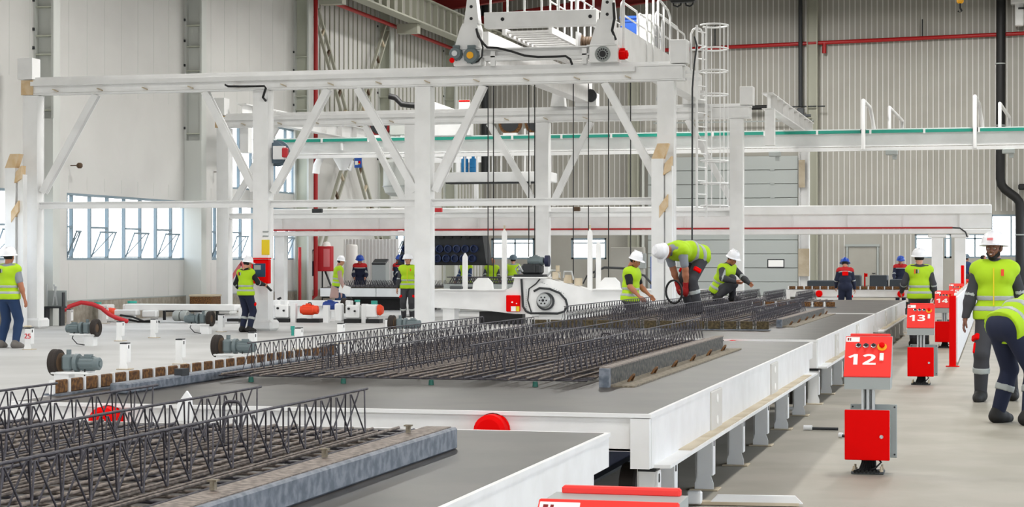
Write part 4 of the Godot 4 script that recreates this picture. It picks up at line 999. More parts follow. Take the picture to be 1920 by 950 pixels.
func control_post(num: String, label: String, at: Vector3):
	var t := thing("control_post", label, "control post", at)
	# base plate with bolts and the cable bundle
	part("base_plate", S().bev(Vector3(0, 0.012, 0), Vector3(0.24, 0.02, 0.2), 0.004), M.mid_grey, t)
	var bo := S()
	for q in [[-0.1, 0.08], [0.1, 0.08], [-0.1, -0.08], [0.1, -0.08]]: bo.cyl(Vector3(q[0], 0.02, q[1]), Vector3(q[0], 0.06, q[1]), 0.01, 0.008, 8).cyl(Vector3(q[0], 0.02, q[1]), Vector3(q[0], 0.035, q[1]), 0.018, 0.018, 6)
	part("bolts", bo, M.dust, t)
	var cb := S()
	for i in 7:
		var a := -0.03 + 0.012 * i
		cb.tube([Vector3(a, 0.14, 0.0), Vector3(a * 1.2, 0.08, 0.03), Vector3(a * 1.5 - 0.01, 0.03, 0.05), Vector3(a * 2.4 - 0.02, 0.022, 0.11)], 0.013, 6)
	cb.tube([Vector3(0.05, 0.14, 0.02), Vector3(0.1, 0.09, 0.06), Vector3(0.06, 0.05, 0.08), Vector3(0.02, 0.03, 0.06)], 0.008, 6)
	part("cable_bundle", cb, M.black, t)
	# lower cabinet: grey body, red door
	part("column", S().box(Vector3(0, 0.33, -0.06), Vector3(0.09, 0.62, 0.05)).box(Vector3(-0.04, 0.33, -0.02), Vector3(0.018, 0.62, 0.06)).box(Vector3(0, 0.33, -0.02), Vector3(0.018, 0.62, 0.06)).box(Vector3(0.04, 0.33, -0.02), Vector3(0.018, 0.62, 0.06)), M.alu, t)
	part("column_groove", S().box(Vector3(-0.02, 0.56, -0.03), Vector3(0.006, 0.16, 0.02)).box(Vector3(0.02, 0.56, -0.03), Vector3(0.006, 0.16, 0.02)), M.dark_grey, t)
	var body := part("cabinet_body", S().bev(Vector3(0, 0.295, 0.05), Vector3(0.325, 0.365, 0.11), 0.006), M.grey_case, t)
	part("back_plate", S().bev(Vector3(0.035, 0.31, -0.1), Vector3(0.345, 0.40, 0.012), 0.004), M.grey_case, t)
	part("plate_screw", S().cyl(Vector3(0.19, 0.49, -0.094), Vector3(0.19, 0.49, -0.088), 0.007).cyl(Vector3(0.19, 0.135, -0.094), Vector3(0.19, 0.135, -0.088), 0.007).cyl(Vector3(-0.12, 0.49, -0.094), Vector3(-0.12, 0.49, -0.088), 0.007), M.dark_grey, t)
	var d := part("cabinet_door", S().bev(Vector3(0, 0.295, 0.114), Vector3(0.33, 0.373, 0.016), 0.005), M.red_paint, t)
	part("lock", S().lathe(Vector3(0.105, 0.285, 0.122), Vector3(0, 0, 1), [[0.012, 0.0], [0.014, 0.006], [0.0, 0.006]], 14, false), M.chrome, d)
	# desk: grey wedge with a red sloping top
	part("desk_body", S().prism(PackedVector2Array([Vector2(0.12, 0.635), Vector2(0.12, 0.725), Vector2(-0.13, 1.01), Vector2(-0.29, 1.015), Vector2(-0.29, 0.9), Vector2(-0.16, 0.635)]), 0.335, Vector3(0.1675, 0, 0), Basis(Vector3(0, 0, 1), Vector3.UP, Vector3(-1, 0, 0))), M.grey_case, t)
	var n := Vector3(0, 0.25, 0.285).normalized()      # normal of the slope
	var up := Vector3(0, 0.285, -0.25).normalized()
	var B := Basis(Vector3.RIGHT, up, n)
	var mid := Vector3(0, 0.8675, -0.005)
	var p := part("desk_panel", S().bev(mid + n * 0.006, Vector3(0.345, 0.385, 0.014), 0.004, B), M.red_desk, t)
	part("top_lip", S().bev(Vector3(0, 1.022, -0.285), Vector3(0.30, 0.022, 0.03), 0.005), M.red_desk, t)
	var f := mid + n * 0.013
	part("name_plate", S().bev(f + Vector3.RIGHT * -0.118 + up * 0.158, Vector3(0.1, 0.045, 0.003), 0.001, B), M.white_print, p)
	part("plate_mark", S().box(f + Vector3.RIGHT * -0.152 + up * 0.158 + n * 0.002, Vector3(0.012, 0.026, 0.002), B).box(f + Vector3.RIGHT * -0.136 + up * 0.158 + n * 0.002, Vector3(0.008, 0.026, 0.002), B), M.dark_red, p)
	for i in 3:
		var c := f + Vector3.RIGHT * (-0.075 + i * 0.056) + up * 0.098
		part("button", S().lathe(c, n, [[0.022, 0.0], [0.022, 0.006], [0.016, 0.01], [0.0, 0.01]], 16, false), M.chrome, p)
		part("knob", S().bev(c + n * 0.015, Vector3(0.011, 0.026, 0.014), 0.003, B).cyl(c + n * 0.008, c + n * 0.013, 0.014), M.black, p)
	var e := f + Vector3.RIGHT * 0.1 + up * 0.088
	part("stop_ring", S().lathe(e, n, [[0.036, 0.0], [0.036, 0.005], [0.0, 0.005]], 20, false), M.yellow_ring, p)
	part("stop_button", S().lathe(e, n, [[0.012, 0.0], [0.012, 0.018], [0.022, 0.02], [0.022, 0.032], [0.016, 0.038], [0.0, 0.04]], 18, false), M.red_paint, p)
	part("key_plate", S().bev(f + Vector3.RIGHT * 0.1 - up * 0.005, Vector3(0.03, 0.075, 0.008), 0.004, B).cyl(f + Vector3.RIGHT * 0.1 - up * 0.03, f + Vector3.RIGHT * 0.1 - up * 0.03 + n * 0.009, 0.015), M.white_print, p)
	if num: text(p, "number", num, 0.098, M.white_print, f + Vector3.RIGHT * -0.045 - up * 0.035, B, 1.45)

func control_posts():
	control_post("", "control post nearest the camera, only its red desk top in view at the bottom edge", V(-0.91, 0, 4.43))
	control_post("12", "red and grey control post numbered 12 beside the pallet line", V(-0.94, 0, 14.6))
	control_post("13", "red and grey control post numbered 13, behind post 12", V(-0.95, 0, 25.1))
	control_post("14", "control post numbered 14 beside the end of the white guard fence", V(-0.93, 0, 35.6))
	control_post("15", "control post numbered 15 half hidden behind the white fence's near end", V(-0.93, 0, 46.1))
	control_post("16", "farthest red control post by the white fence", V(-0.93, 0, 56.6))
	var t := thing("guard_fence", "low white panel fence along the aisle with a red end post", "fence", V(-0.62, 0, 29.4))
	part("end_post", S().bev(V(-0.03, 0.53, 0), Vector3(0.1, 1.06, 0.06), 0.006), M.red_paint, t)
	part("post_foot", S().bev(V(-0.03, 0.006, 0), Vector3(0.2, 0.012, 0.16), 0.003), M.red_paint, t)
	for i in 14:
		part("panel", S().bev(V(0.03, 0.55, 1.0 + i * 2.0), Vector3(0.03, 0.98, 1.985), 0.006), M.white_steel, t)
		part("post", S().bev(V(-0.02, 0.53, 2.0 + i * 2.0), Vector3(0.06, 1.06, 0.06), 0.005), M.red_paint if i > 10 else M.white_steel, t)
	for q in [[49.5, 1.45]]:
		single("marker_post", S().bev(Vector3(0, q[1] / 2, 0), Vector3(0.08, q[1], 0.06), 0.01).bev(Vector3(0, 0.01, 0), Vector3(0.2, 0.02, 0.2), 0.004), M.red_paint, "slim red post standing up behind the far control posts", "post", V(-0.85, 0, q[0]))
	var lc := thing("ladder_cart", "dark slatted rack standing upright behind the far end of the fence", "rack", V(-0.35, 0, 55.0))
	for x in [-0.18, 0.18]: part("upright", S().box(Vector3(x, 0.75, 0), Vector3(0.04, 1.5, 0.04)), M.frame_dark, lc)
	for i in 6: part("shelf", S().box(Vector3(0, 0.3 + i * 0.22, 0), Vector3(0.34, 0.05, 0.3)), M.grey_case, lc)
	# loose things on the aisle floor
	var k := 0
	for q in [[-1.6, 18.1, 0.32, 0.0], [-1.32, 17.4, 0.12, -0.3]]:
		var r := thing("floor_bolt", ["grey rod with a white sleeve lying by the pallet posts", "small rod lying on the dusty floor"][k], "rod", V(q[0], 0.02, q[1]), q[3])
		part("rod", S().tube([Vector3(-q[2] / 2, 0, 0), Vector3(q[2] / 2, 0, 0)], 0.014, 8), M.dark_grey, r)
		part("sleeve", S().cyl(Vector3(-q[2] / 2, 0.006, 0), Vector3(-q[2] / 4, 0.006, 0), 0.024), M.white_steel, r)
		k += 1
	var b := thing("floor_bracket", "white and brown flat bracket lying on the floor behind the nearest control post", "bracket", V(-1.72, 0, 12.48), 0.1)
	part("bar", S().box(Vector3(0.1, 0.015, 0), Vector3(0.75, 0.02, 0.1)), M.dust, b)
	part("bar_tip", S().prism(PackedVector2Array([Vector2(-0.1, 0), Vector2(0.5, 0), Vector2(0.45, 0.05), Vector2(-0.05, 0.05)]), 0.04, Vector3(0, 0.02, 0)), M.white_steel, b)
	part("block", S().bev(Vector3(-0.2, 0.05, 0.03), Vector3(0.1, 0.08, 0.1), 0.01), M.white_steel, b)

# ---------------------------------------------------------------- the empty pallet line and machines on the left
func drive_unit(label: String, at: Vector3, side: float, m: Material, group := "drive wheels of the empty line") -> Node3D:
	var t := thing("drive_wheel", label, "drive wheel", at, 0.0, group)
	part("tyre", S().lathe(Vector3(-0.05 * side, 0.33, 0), Vector3(-side, 0, 0), [[0.08, 0.0], [0.12, 0.0], [0.16, 0.01], [0.165, 0.03], [0.16, 0.045], [0.165, 0.06], [0.165, 0.1], [0.155, 0.11], [0.12, 0.11], [0.08, 0.09]], 24, false), M.rubber, t)
	part("rim", S().lathe(Vector3(-0.04 * side, 0.33, 0), Vector3(-side, 0, 0), [[0.0, 0.0], [0.12, 0.0], [0.12, 0.08], [0.05, 0.1], [0.0, 0.12]], 18, false), M.brown_drum, t)
	part("gearbox", S().bev(Vector3(0.06 * side, 0.33, 0), Vector3(0.14, 0.2, 0.17), 0.03).cyl(Vector3(0.06 * side, 0.42, 0), Vector3(0.06 * side, 0.49, 0), 0.03).cyl(Vector3(0.15 * side, 0.33, 0), Vector3(0.2 * side, 0.33, 0), 0.11), m, t)
	motor(t, Vector3(0.2 * side, 0.32, 0), Vector3(side, 0, 0), 0.085, 0.28, m, m)
	part("stand", S().bev(Vector3(0.12 * side, 0.205, 0), Vector3(0.5, 0.03, 0.24), 0.008).box(Vector3(0.0, 0.1, 0), Vector3(0.2, 0.2, 0.16)), M.white_steel, t)
	part("cable", S().tube([Vector3(0.3 * side, 0.25, 0.05), Vector3(0.32 * side, 0.14, 0.1), Vector3(0.2 * side, 0.04, 0.14), Vector3(0.05 * side, 0.02, 0.14)], 0.01, 6), M.black, t)
	return t

func floor_machines():
	var p := make_post("floor_post", "", "posts of the empty pallet line")
	p.position = V(-12.3, 0, 25.7)
	p.set_meta("label", "short white post on the left floor, first from the camera in the right-hand row")
	var ords := ["second", "third", "fourth", "fifth", "sixth", "seventh"]
	var k := 0
	for q in [[-12.1, 27.2], [-12.05, 30.0], [-12.05, 32.2], [-12.1, 34.6], [-12.05, 37.4], [-12.1, 39.0]]:
		dup(p, V(q[0], 0, q[1]), "short white post on the left floor, %s from the camera in the right-hand row" % ords[k]); k += 1
	k = 0
	for q in [[-16.66, 34.6], [-16.68, 36.2], [-16.6, 39.5], [-16.6, 40.9]]:
		dup(p, V(q[0], 0, q[1]), "short white post on the left floor, %s from the camera in the left-hand row" % ords[k]); k += 1
	dup(p, V(-22.0, 0, 42.9), "short white post by the left wall in front of the red hose")
	dup(p, V(-21.6, 0, 44.0), "short white post by the left wall behind the drive wheel with a blue-grey motor")
	var t := dup(p, V(-16.66, 0, 30.95), "short white post with a red 25 on its side beside the left worker")
	text(t, "number", "25", 0.085, M.hose_red, Vector3(0.0, 0.24, 0.064), Basis.IDENTITY, 1.0)
	part("cap", S().bev(Vector3(-0.03, 0.41, 0), Vector3(0.12, 0.03, 0.08), 0.01), M.dust, t)
	var bp := S().box(Vector3(0, 0.2, 0), Vector3(0.2, 0.4, 0.14)).bev(Vector3(0, 0.01, 0), Vector3(0.26, 0.02, 0.2), 0.004)
	drive_unit("dark drive wheel with a grey motor on a white stand, nearest on the left floor", V(-11.15, 0, 21.6), 1.0, M.motor_grey)
	drive_unit("dark drive wheel with a grey motor, second along the row behind the rusty blocks", V(-11.0, 0, 26.3), 1.0, M.motor_grey)
	drive_unit("dark drive wheel with a grey motor, farthest of its row before the rebar", V(-11.55, 0, 36.4), 1.0, M.motor_grey)
	drive_unit("drive wheel with a blue-grey motor on its left, near the left worker's post", V(-16.3, 0, 32.6), -1.0, M.motor_grey)
	drive_unit("drive wheel with a blue-grey motor on its left, in front of the long white machine", V(-16.45, 0, 38.3), -1.0, M.motor_grey)
	var f := thing("floor_cleat", "tiny dark metal cleat on the pale floor at the far left", "cleat", V(-13.8, 0, 23.5))
	part("plate", S().box(Vector3(0, 0.01, 0), Vector3(0.1, 0.02, 0.06)), M.dust, f)
	part("stub", S().lathe(Vector3(0, 0.02, 0), Vector3.UP, [[0.02, 0.0], [0.04, 0.04], [0.0, 0.05]], 8, false), M.brown_drum, f)
	# long white carriage in front of the left wall
	var c := thing("transfer_carriage", "long low white carriage with orange motor end and black frames by the left wall", "machine", V(0, 0, 45.2))
	part("long_beam", S().bev(V(-20.05, 0.52, 0), Vector3(3.0, 0.22, 0.4), 0.02), M.white_steel, c)
	part("end_head", S().bev(V(-22.21, 0.3, 0.1), Vector3(0.3, 0.6, 0.4), 0.03).bev(V(-21.61, 0.3, 0.2), Vector3(0.26, 0.62, 0.3), 0.03), M.white_steel, c)
	part("drive_housing", S().bev(V(-21.49, 0.34, -0.25), Vector3(0.7, 0.2, 0.24), 0.03).bev(V(-20.81, 0.3, -0.25), Vector3(0.4, 0.24, 0.2), 0.03), M.white_steel, c)
	part("motor_end", S().lathe(V(-21.99, 0.36, -0.3), Vector3(1, 0, 0), [[0.0, 0.0], [0.12, 0.02], [0.15, 0.08], [0.13, 0.2], [0.1, 0.24], [0.0, 0.24]], 16), M.orange, c)
	part("teal_cap", S().cyl(V(-22.40, 0.62, 0), V(-22.40, 0.68, 0), 0.1), M.teal, c)
	part("teal_cap", S().cyl(V(-21.53, 0.64, 0.2), V(-21.53, 0.72, 0.2), 0.12), M.teal, c)
	for x in [-20.5, -19.36, -19.06]: part("black_frame", S().box(V(x, 0.28, -0.1), Vector3(0.06, 0.4, 0.06)).box(V(x + 0.15, 0.42, -0.1), Vector3(0.36, 0.05, 0.06)), M.black, c)
	part("black_beam", S().box(V(-19.82, 0.39, -0.16), Vector3(1.2, 0.05, 0.08)).box(V(-18.53, 0.1, 0), Vector3(0.5, 0.1, 0.3)), M.black, c)
	for x in [-20.1, -19.9, -19.28]: part("drum", S().lathe(V(x, 0.24, -0.35), Vector3(1, 0, 0), [[0.0, 0.0], [0.17, 0.0], [0.18, 0.02], [0.18, 0.14], [0.16, 0.16], [0.0, 0.16]], 20, false), M.grey_case, c)
	part("hose_loop", S().tube([V(-21.57, 0.25, -0.4), V(-21.19, 0.2, -0.5), V(-20.88, 0.05, -0.5), V(-20.58, 0.1, -0.45)], 0.035, 6).tube([V(-21.34, 0.1, -0.4), V(-21.04, 0.04, -0.5), V(-20.50, 0.04, -0.4)], 0.035, 6), M.black, c)
	part("leg", S().box(V(-22.18, 0.15, -0.1), Vector3(0.1, 0.3, 0.3)).box(V(-19.67, 0.21, 0.1), Vector3(0.12, 0.42, 0.2)).box(V(-18.41, 0.26, 0.1), Vector3(0.2, 0.52, 0.3)), M.white_steel, c)
	c.scale.y = 0.74
	# low white guard beam and machine units to the right of the screen column
	var g := thing("guard_beam", "low white beam on the floor behind the screen column, in front of the man carrying papers", "beam", V(-18.05, 0, 49.2))
	part("beam", S().bev(Vector3(0, 0.41, 0), Vector3(2.3, 0.16, 0.3), 0.02), M.white_steel, g)
	part("web", S().box(Vector3(0, 0.19, 0), Vector3(2.2, 0.3, 0.06)), M.white_steel, g)
	part("foot", S().box(Vector3(0, 0.03, 0), Vector3(2.0, 0.06, 0.4)), M.white_steel, g)
	var labels := ["white valve machine on a black skid just right of the screen column", "white valve machine with teal caps on black skids, left of the far red-trousered worker"]
	for i in 2:
		var x: float = [-17.65, -15.75][i]
		var u := thing("valve_unit", labels[i], "machine", V(x, 0, 46.0))
		part("skid", S().box(Vector3(0, 0.05, 0), Vector3(0.42, 0.1, 0.3)), M.black, u)
		part("body", S().bev(Vector3(0, 0.28, 0), Vector3(0.36, 0.34, 0.26), 0.03).bev(Vector3(-0.14, 0.5, 0), Vector3(0.12, 0.14, 0.12), 0.02).bev(Vector3(0.12, 0.48, 0.02), Vector3(0.1, 0.1, 0.1), 0.02), M.white_steel, u)
		part("knobs", S().cyl(Vector3(-0.08, 0.36, 0.13), Vector3(-0.08, 0.36, 0.17), 0.03).cyl(Vector3(0.08, 0.3, 0.13), Vector3(0.08, 0.3, 0.17), 0.025).cyl(Vector3(-0.14, 0.58, 0), Vector3(-0.05, 0.62, 0), 0.03), M.black, u)
		part("side_post", S().box(Vector3(0.3, 0.24, 0.0), Vector3(0.14, 0.48, 0.14)), M.white_steel, u)
		if i == 1:
			part("body", S().bev(Vector3(0.5, 0.3, 0), Vector3(0.3, 0.34, 0.26), 0.03), M.white_steel, u)
			part("side_block", S().bev(Vector3(-0.38, 0.26, 0), Vector3(0.2, 0.46, 0.2), 0.03), M.white_steel, u)
			part("teal_cap", S().cyl(Vector3(0.1, 0.53, 0), Vector3(0.1, 0.58, 0), 0.07), M.teal, u)
			part("teal_cap", S().cyl(Vector3(0.55, 0.47, 0), Vector3(0.55, 0.56, 0), 0.08), M.teal, u)
			part("end_cap", S().lathe(Vector3(0.66, 0.33, 0.02), Vector3(1, 0, 0), [[0.0, 0.0], [0.13, 0.0], [0.14, 0.05], [0.1, 0.12], [0.0, 0.13]], 16), M.orange, u)
			part("skid", S().box(Vector3(0.55, 0.05, 0), Vector3(0.36, 0.1, 0.3)), M.black, u)
		else:
			part("orange_tag", S().box(Vector3(-0.44, 0.2, 0.1), Vector3(0.05, 0.18, 0.02)), M.orange, u)
			part("arm", S().bar(Vector3(-0.5, 0.04, 0.1), Vector3(-0.3, 0.2, 0.05), 0.05, 0.03), M.brown_drum, u)
	var o := thing("orange_gearmotor", "bright orange gear motor on a black skid in the machine row", "motor", V(-16.92, 0, 46.0))
	part("skid", S().box(Vector3(0, 0.05, 0), Vector3(0.6, 0.1, 0.3)), M.black, o)
	part("pedestal", S().box(Vector3(0, 0.14, 0), Vector3(0.12, 0.1, 0.12)), M.white_steel, o)
	motor(o, Vector3(-0.24, 0.32, 0), Vector3(1, 0, 0), 0.12, 0.46, M.orange, M.orange)
	part("lifting_eye", S().tube([Vector3(-0.05, 0.45, 0), Vector3(-0.03, 0.5, 0), Vector3(0.03, 0.5, 0), Vector3(0.05, 0.45, 0)], 0.014, 6), M.black, o)
	part("end_post", S().box(Vector3(0.45, 0.22, 0), Vector3(0.14, 0.44, 0.14)), M.white_steel, o)
	var b := thing("blue_drive", "blue motor with a dark wheel at its right end in the machine row", "motor", V(-16.7, 0, 47.3))
	motor(b, Vector3(-0.32, 0.4, 0), Vector3(1, 0, 0), 0.11, 0.4, M.motor_blue, M.motor_blue)
	part("wheel", S().lathe(Vector3(0.2, 0.4, 0), Vector3(1, 0, 0), [[0.06, 0.0], [0.19, 0.0], [0.2, 0.03], [0.2, 0.1], [0.17, 0.13], [0.06, 0.1]], 20, false), M.rubber, b)
	part("wheel_hub", S().cyl(Vector3(0.18, 0.4, 0), Vector3(0.32, 0.4, 0), 0.08), M.grey_case, b)
	part("stand", S().box(Vector3(-0.15, 0.14, 0.05), Vector3(0.05, 0.3, 0.2)).box(Vector3(0.1, 0.14, 0.05), Vector3(0.05, 0.3, 0.2)).box(Vector3(0, 0.28, 0.05), Vector3(0.36, 0.03, 0.24)).box(Vector3(0, 0.03, 0.05), Vector3(0.4, 0.06, 0.24)), M.white_steel, b)
	single("teal_stub", S().cyl(Vector3.ZERO, Vector3(0, 0.12, 0), 0.03).cyl(Vector3(0, 0.12, 0), Vector3(0, 0.2, 0), 0.045), M.teal, "small teal capped stub on the pale floor in front of the white posts", "stub", V(-14.36, 0, 38.0))
	# far pallet on the left and its load
	var fp := thing("pallet", "far white-edged steel pallet on the left where the two men in blue helmets work", "pallet", V(-18.9, 0, 57.4))
	part("deck", S().box(V(0, 0.7, 2.0), Vector3(3.7, 0.02, 4.0)), M.deck, fp)
	part("end_beam", S().box(V(-0.93, 0.56, 0), Vector3(1.84, 0.26, 0.08)).box(V(0.93, 0.56, 0), Vector3(1.84, 0.26, 0.08)), M.white_steel, fp)
	part("black_underfill", S().box(V(0, 0.42, 0.1), Vector3(3.6, 0.1, 0.1)).box(V(0.3, 0.2, 0.6), Vector3(2.9, 0.36, 0.3)), M.black, fp)  # black boxes below the deck
	for x in [-1.6, 1.6]: part("leg", S().box(V(x, 0.21, 1.5), Vector3(0.2, 0.42, 0.2)), M.white_steel, fp)
	mat_on(fp)
	var gp := thing("grey_pallet", "grey slab pallet with a rebar load behind the lifting beam", "pallet", V(-15.2, 0, 56.0))
	part("deck", S().bev(V(0, 0.74, 0.6), Vector3(2.2, 0.2, 1.2), 0.01), M.grey_case, gp)
	part("leg", S().box(V(-0.9, 0.32, 0.6), Vector3(0.2, 0.64, 0.4)).box(V(0.9, 0.32, 0.6), Vector3(0.2, 0.64, 0.4)), M.white_steel, gp)
	var gg := girder_mesh(2.1, 0.2, 0.1, 0.2, 0.01)
	for i in 4:
		var lg := thing("lattice_girder", "short dark girder lying crosswise behind the lifting beam, %s of four" % ["first from the front", "second from the front", "third from the front", "rearmost"][i], "rebar girder", V(-14.15, 0.86, 56.2 + i * 0.25), PI / 2, "girders behind the lifting beam")
		part("top_chord", gg[0], M.rebar, lg); part("bottom_chords", gg[1], M.rebar, lg); part("zigzag_bar", gg[2], M.rebar, lg); part("zigzag_bar", gg[3], M.rebar, lg)
	# load on the farthest red-disc pallet
	var lb := ["leftmost long flat one behind the blue-helmeted worker's left", "left of the red flag", "right of the red flag", "rightmost, beside the hi-vis worker"]
	var i := 0
	for q in [[-4.95, 0.9, 0.26], [-4.1, 0.45, 0.42], [-3.35, 0.5, 0.42], [-2.75, 0.55, 0.3]]:
		single("dark_box", S().bev(Vector3(0, q[2] / 2, 0), Vector3(q[1], q[2], 0.8), 0.02), M.slate, "dark grey box on the red-disc pallet, " + lb[i], "box", V(q[0], 0.72, 57.0), "boxes on the red-disc pallet")
		i += 1
	notched_form("pale notched stop end along the front of the red-disc pallet", V(-5.9, 0.72, 56.15), V(-2.0, 0.72, 56.15), 0.09, 0.22)
	single("red_flag_post", S().box(Vector3(0, 0.24, 0), Vector3(0.04, 0.48, 0.04)).box(Vector3(0.03, 0.42, 0), Vector3(0.1, 0.1, 0.02)), M.red_paint, "small red marker standing between the boxes on the far pallet", "marker", V(-3.75, 0.72, 56.8))

func mat_on(fp: Node):
	var s := S()
	for i in 28: s.tube([V(-1.65 + i * 0.12, 0.74, 0.1), V(-1.65 + i * 0.12, 0.74, 3.8)], 0.012, 5)
	for k in 5:
		for i in 20: s.tube([V(-1.6 + i * 0.16, 0.72, 0.3 + k * 0.7), V(-1.52 + i * 0.16, 0.92, 0.3 + k * 0.7), V(-1.44 + i * 0.16, 0.72, 0.3 + k * 0.7)], 0.01, 5, false, false)
	part("rebar_load", s, M.rebar, fp).set_meta("kind", "stuff")

# ---------------------------------------------------------------- pipes, bracing and equipment on the walls
func laced(label: String, a: Vector3, b: Vector3, w: float):
	var t := thing("wall_brace", label, "brace", Vector3.ZERO)
	var d := (b - a); var u := d.normalized(); var side := u.cross(Vector3.RIGHT).normalized()
	for s in [-1, 1]:
		part("channel", S().bar(a + side * s * w / 2, b + side * s * w / 2, 0.1, 0.08, side), M.grey_green, t)
	var n := int(d.length() / 0.85)
	for i in range(1, n):
		part("batten", S().bar(a + d * i / n - side * w / 2, a + d * i / n + side * w / 2, 0.1, 0.08, Vector3.RIGHT), M.dust if i % 2 else M.brown_drum, t)

func wall_things():
	laced("laced steel wall brace leaning right from the top left, behind the portal", V(-22.2, 9.9, 61.0), V(-22.2, 1.6, 68.4), 0.42)
	laced("laced steel wall brace leaning left from the top right, behind the portal", V(-22.2, 10.3, 68.7), V(-22.2, 1.9, 61.3), 0.42)
	# crane runway girder high on the left wall and red roof steel
	var g := thing("crane_runway", "beige corrugated crane girder high on the left wall", "crane girder", V(-21.1, 0, 0))
	part("web", S().box(V(0, 10.95, 72), Vector3(0.1, 0.9, 23.5)), M.panel_back, g)
	part("flange", S().box(V(0, 11.42, 72), Vector3(0.5, 0.06, 23.5)).box(V(0, 10.47, 72), Vector3(0.5, 0.06, 23.5)), M.grey_green, g)
	for i in 26: part("stiffener", S().box(V(0.12, 10.95, 61 + i * 0.9), Vector3(0.2, 0.88, 0.04)), M.grey_green, g)
	for z in [60.5, 69, 77.6]: part("corbel", S().box(V(-0.35, 10.25, z), Vector3(0.8, 0.35, 0.4)), M.grey_green, g)
	var k := 0
	for z in [74.0, 80.0]:
		var r := thing("roof_beam", ["dark red roof beam across the top, nearer one", "dark red roof beam across the top, farther one"][k], "roof beam", V(0, 0, z))
		part("beam", S().ibeam(V(-22.4, 11.72, 0), V(-5.5, 13.72, 0), 0.3, 0.5, 0.04), M.dark_red, r)
		part("web_post", S().box(V(-20.5, 13.0, 0), Vector3(0.2, 1.98, 0.2)), M.dark_red, r)
		k += 1
	single("fire_pipe", S().tube([V(-22.0, 10.3, 60.37), V(-22.0, 0.4, 60.37), V(-22.3, 0.2, 60.37)], 0.075, 10), M.red_pipe, "vertical red fire pipe on the left wall behind the screen column", "pipe")
	single("fire_pipe", S().tube([V(-22.02, 10.38, 60.45), V(-22.02, 10.38, 83.0)], 0.075, 10), M.red_pipe, "red fire pipe running back under the crane girder at the top left", "pipe")
	var bp := thing("fire_pipe", "long thin dark red fire pipe across the back wall", "pipe", V(0, 0, 83.75))
	part("pipe", S().tube([V(-20.7, 10.7, 0), V(7.6, 11.25, 0)], 0.085, 8), M.red_pipe, bp)
	part("drop", S().tube([V(-7.25, 10.95, 0), V(-7.25, 10.5, 0)], 0.09, 8), M.red_pipe, bp)
	for x in [-12.0, -3.1]: part("hanger", S().box(V(x, 11.4, 0.05), Vector3(0.05, 0.9, 0.05)), M.dark_grey, bp)
	single("conduit", S().tube([V(-8.25, 13.8, 83.5), V(-8.25, 8.2, 83.5)], 0.09, 8), M.dark_grey, "thin dark vertical conduit on the back wall left of its column", "conduit")
	single("conduit", S().tube([V(-22.35, 13.5, 83.4), V(-22.35, 5.5, 83.4)], 0.16, 8), M.dark_grey, "thick dark vertical pipe in the back left corner", "conduit")
	var dp := thing("drain_pipe", "thick black drain pipe with an offset bend on the back wall at the right", "pipe", V(0, 0, 83.38))
	part("pipe", S().tube([V(0.16, 13.8, 0), V(0.12, 5.0, 0), V(0.16, 4.75, 0), V(0.3, 4.55, 0), V(0.75, 4.2, 0), V(0.9, 4.0, 0), V(0.92, 3.7, 0), V(0.92, 0.4, 0)], 0.19, 12), M.black, dp)
	for y in [9.8, 7.2, 6.2]: part("clamp", S().lathe(V(0.13, y, 0), Vector3.UP, [[0.19, 0.0], [0.22, 0.01], [0.22, 0.05], [0.19, 0.06]], 14, false), M.grey_case, dp)
	part("clamp", S().lathe(V(0.92, 2.6, 0), Vector3.UP, [[0.19, 0.0], [0.22, 0.01], [0.22, 0.05], [0.19, 0.06]], 14, false), M.grey_case, dp)
	var ub := thing("unit_heater", "white unit heater high on the back wall at the right edge", "heater", V(1.0, 12.0, 83.4))
	part("body", S().bev(Vector3(0, 0.9, 0), Vector3(0.9, 1.2, 0.7), 0.04), M.white_steel, ub)
	part("outlet", S().bev(Vector3(-0.1, -0.1, 0), Vector3(0.36, 1.0, 0.4), 0.04), M.white_steel, ub)
	part("bracket", S().box(Vector3(0.3, 0.1, 0.1), Vector3(0.9, 0.06, 0.6)), M.dark_grey, ub)
	single("floodlight", S().bev(Vector3(0, 0, 0), Vector3(0.3, 0.25, 0.3), 0.05).box(Vector3(0.1, 0.1, -0.2), Vector3(0.06, 0.06, 0.3)), M.black, "small black floodlight on the back wall at the right edge", "light", V(1.0, 4.65, 83.7))
	var sp := thing("spring_shaft", "dark spring shaft above the sectional gate on the back wall", "shaft", V(0, 0, 83.55))
	part("shaft", S().cyl(V(-15.0, 8.2, 0), V(-7.2, 8.2, 0), 0.03), M.dark_grey, sp)
	part("spring", S().cyl(V(-10.8, 8.2, 0), V(-9.3, 8.2, 0), 0.1), M.black, sp)
	part("drive", S().bev(V(-8.25, 7.9, 0), Vector3(0.3, 0.5, 0.2), 0.05).cyl(V(-8.6, 7.8, -0.1), V(-7.8, 7.8, -0.1), 0.06), M.mid_grey, sp)
	part("rail", S().box(V(-11.2, 7.6, 0.1), Vector3(7.0, 0.06, 0.06)), M.grey_case, sp)
	# red hose cabinet with jackets and a helmet on it
	var c := thing("hose_cabinet", "red hose cabinet with a glass door on the far left wall", "cabinet", V(-21.8, 1.2, 60.75))
	part("body", S().bev(Vector3(0, 0.42, 0), Vector3(0.5, 0.84, 0.28), 0.015), M.hose_red, c)
	part("door_glass", S().bev(Vector3(0.1, 0.45, 0.145), Vector3(0.22, 0.6, 0.01), 0.004), M.hose_pink, c)
	part("bracket", S().box(Vector3(-0.3, 0.5, -0.12), Vector3(0.5, 0.05, 0.05)), M.dark_grey, c)
	part("stand", S().bar(Vector3(0.0, 0, 0), Vector3(0.35, -0.75, 0.1), 0.06, 0.04).box(Vector3(-0.1, -0.6, 0), Vector3(0.04, 1.2, 0.04)), M.dark_grey, c)
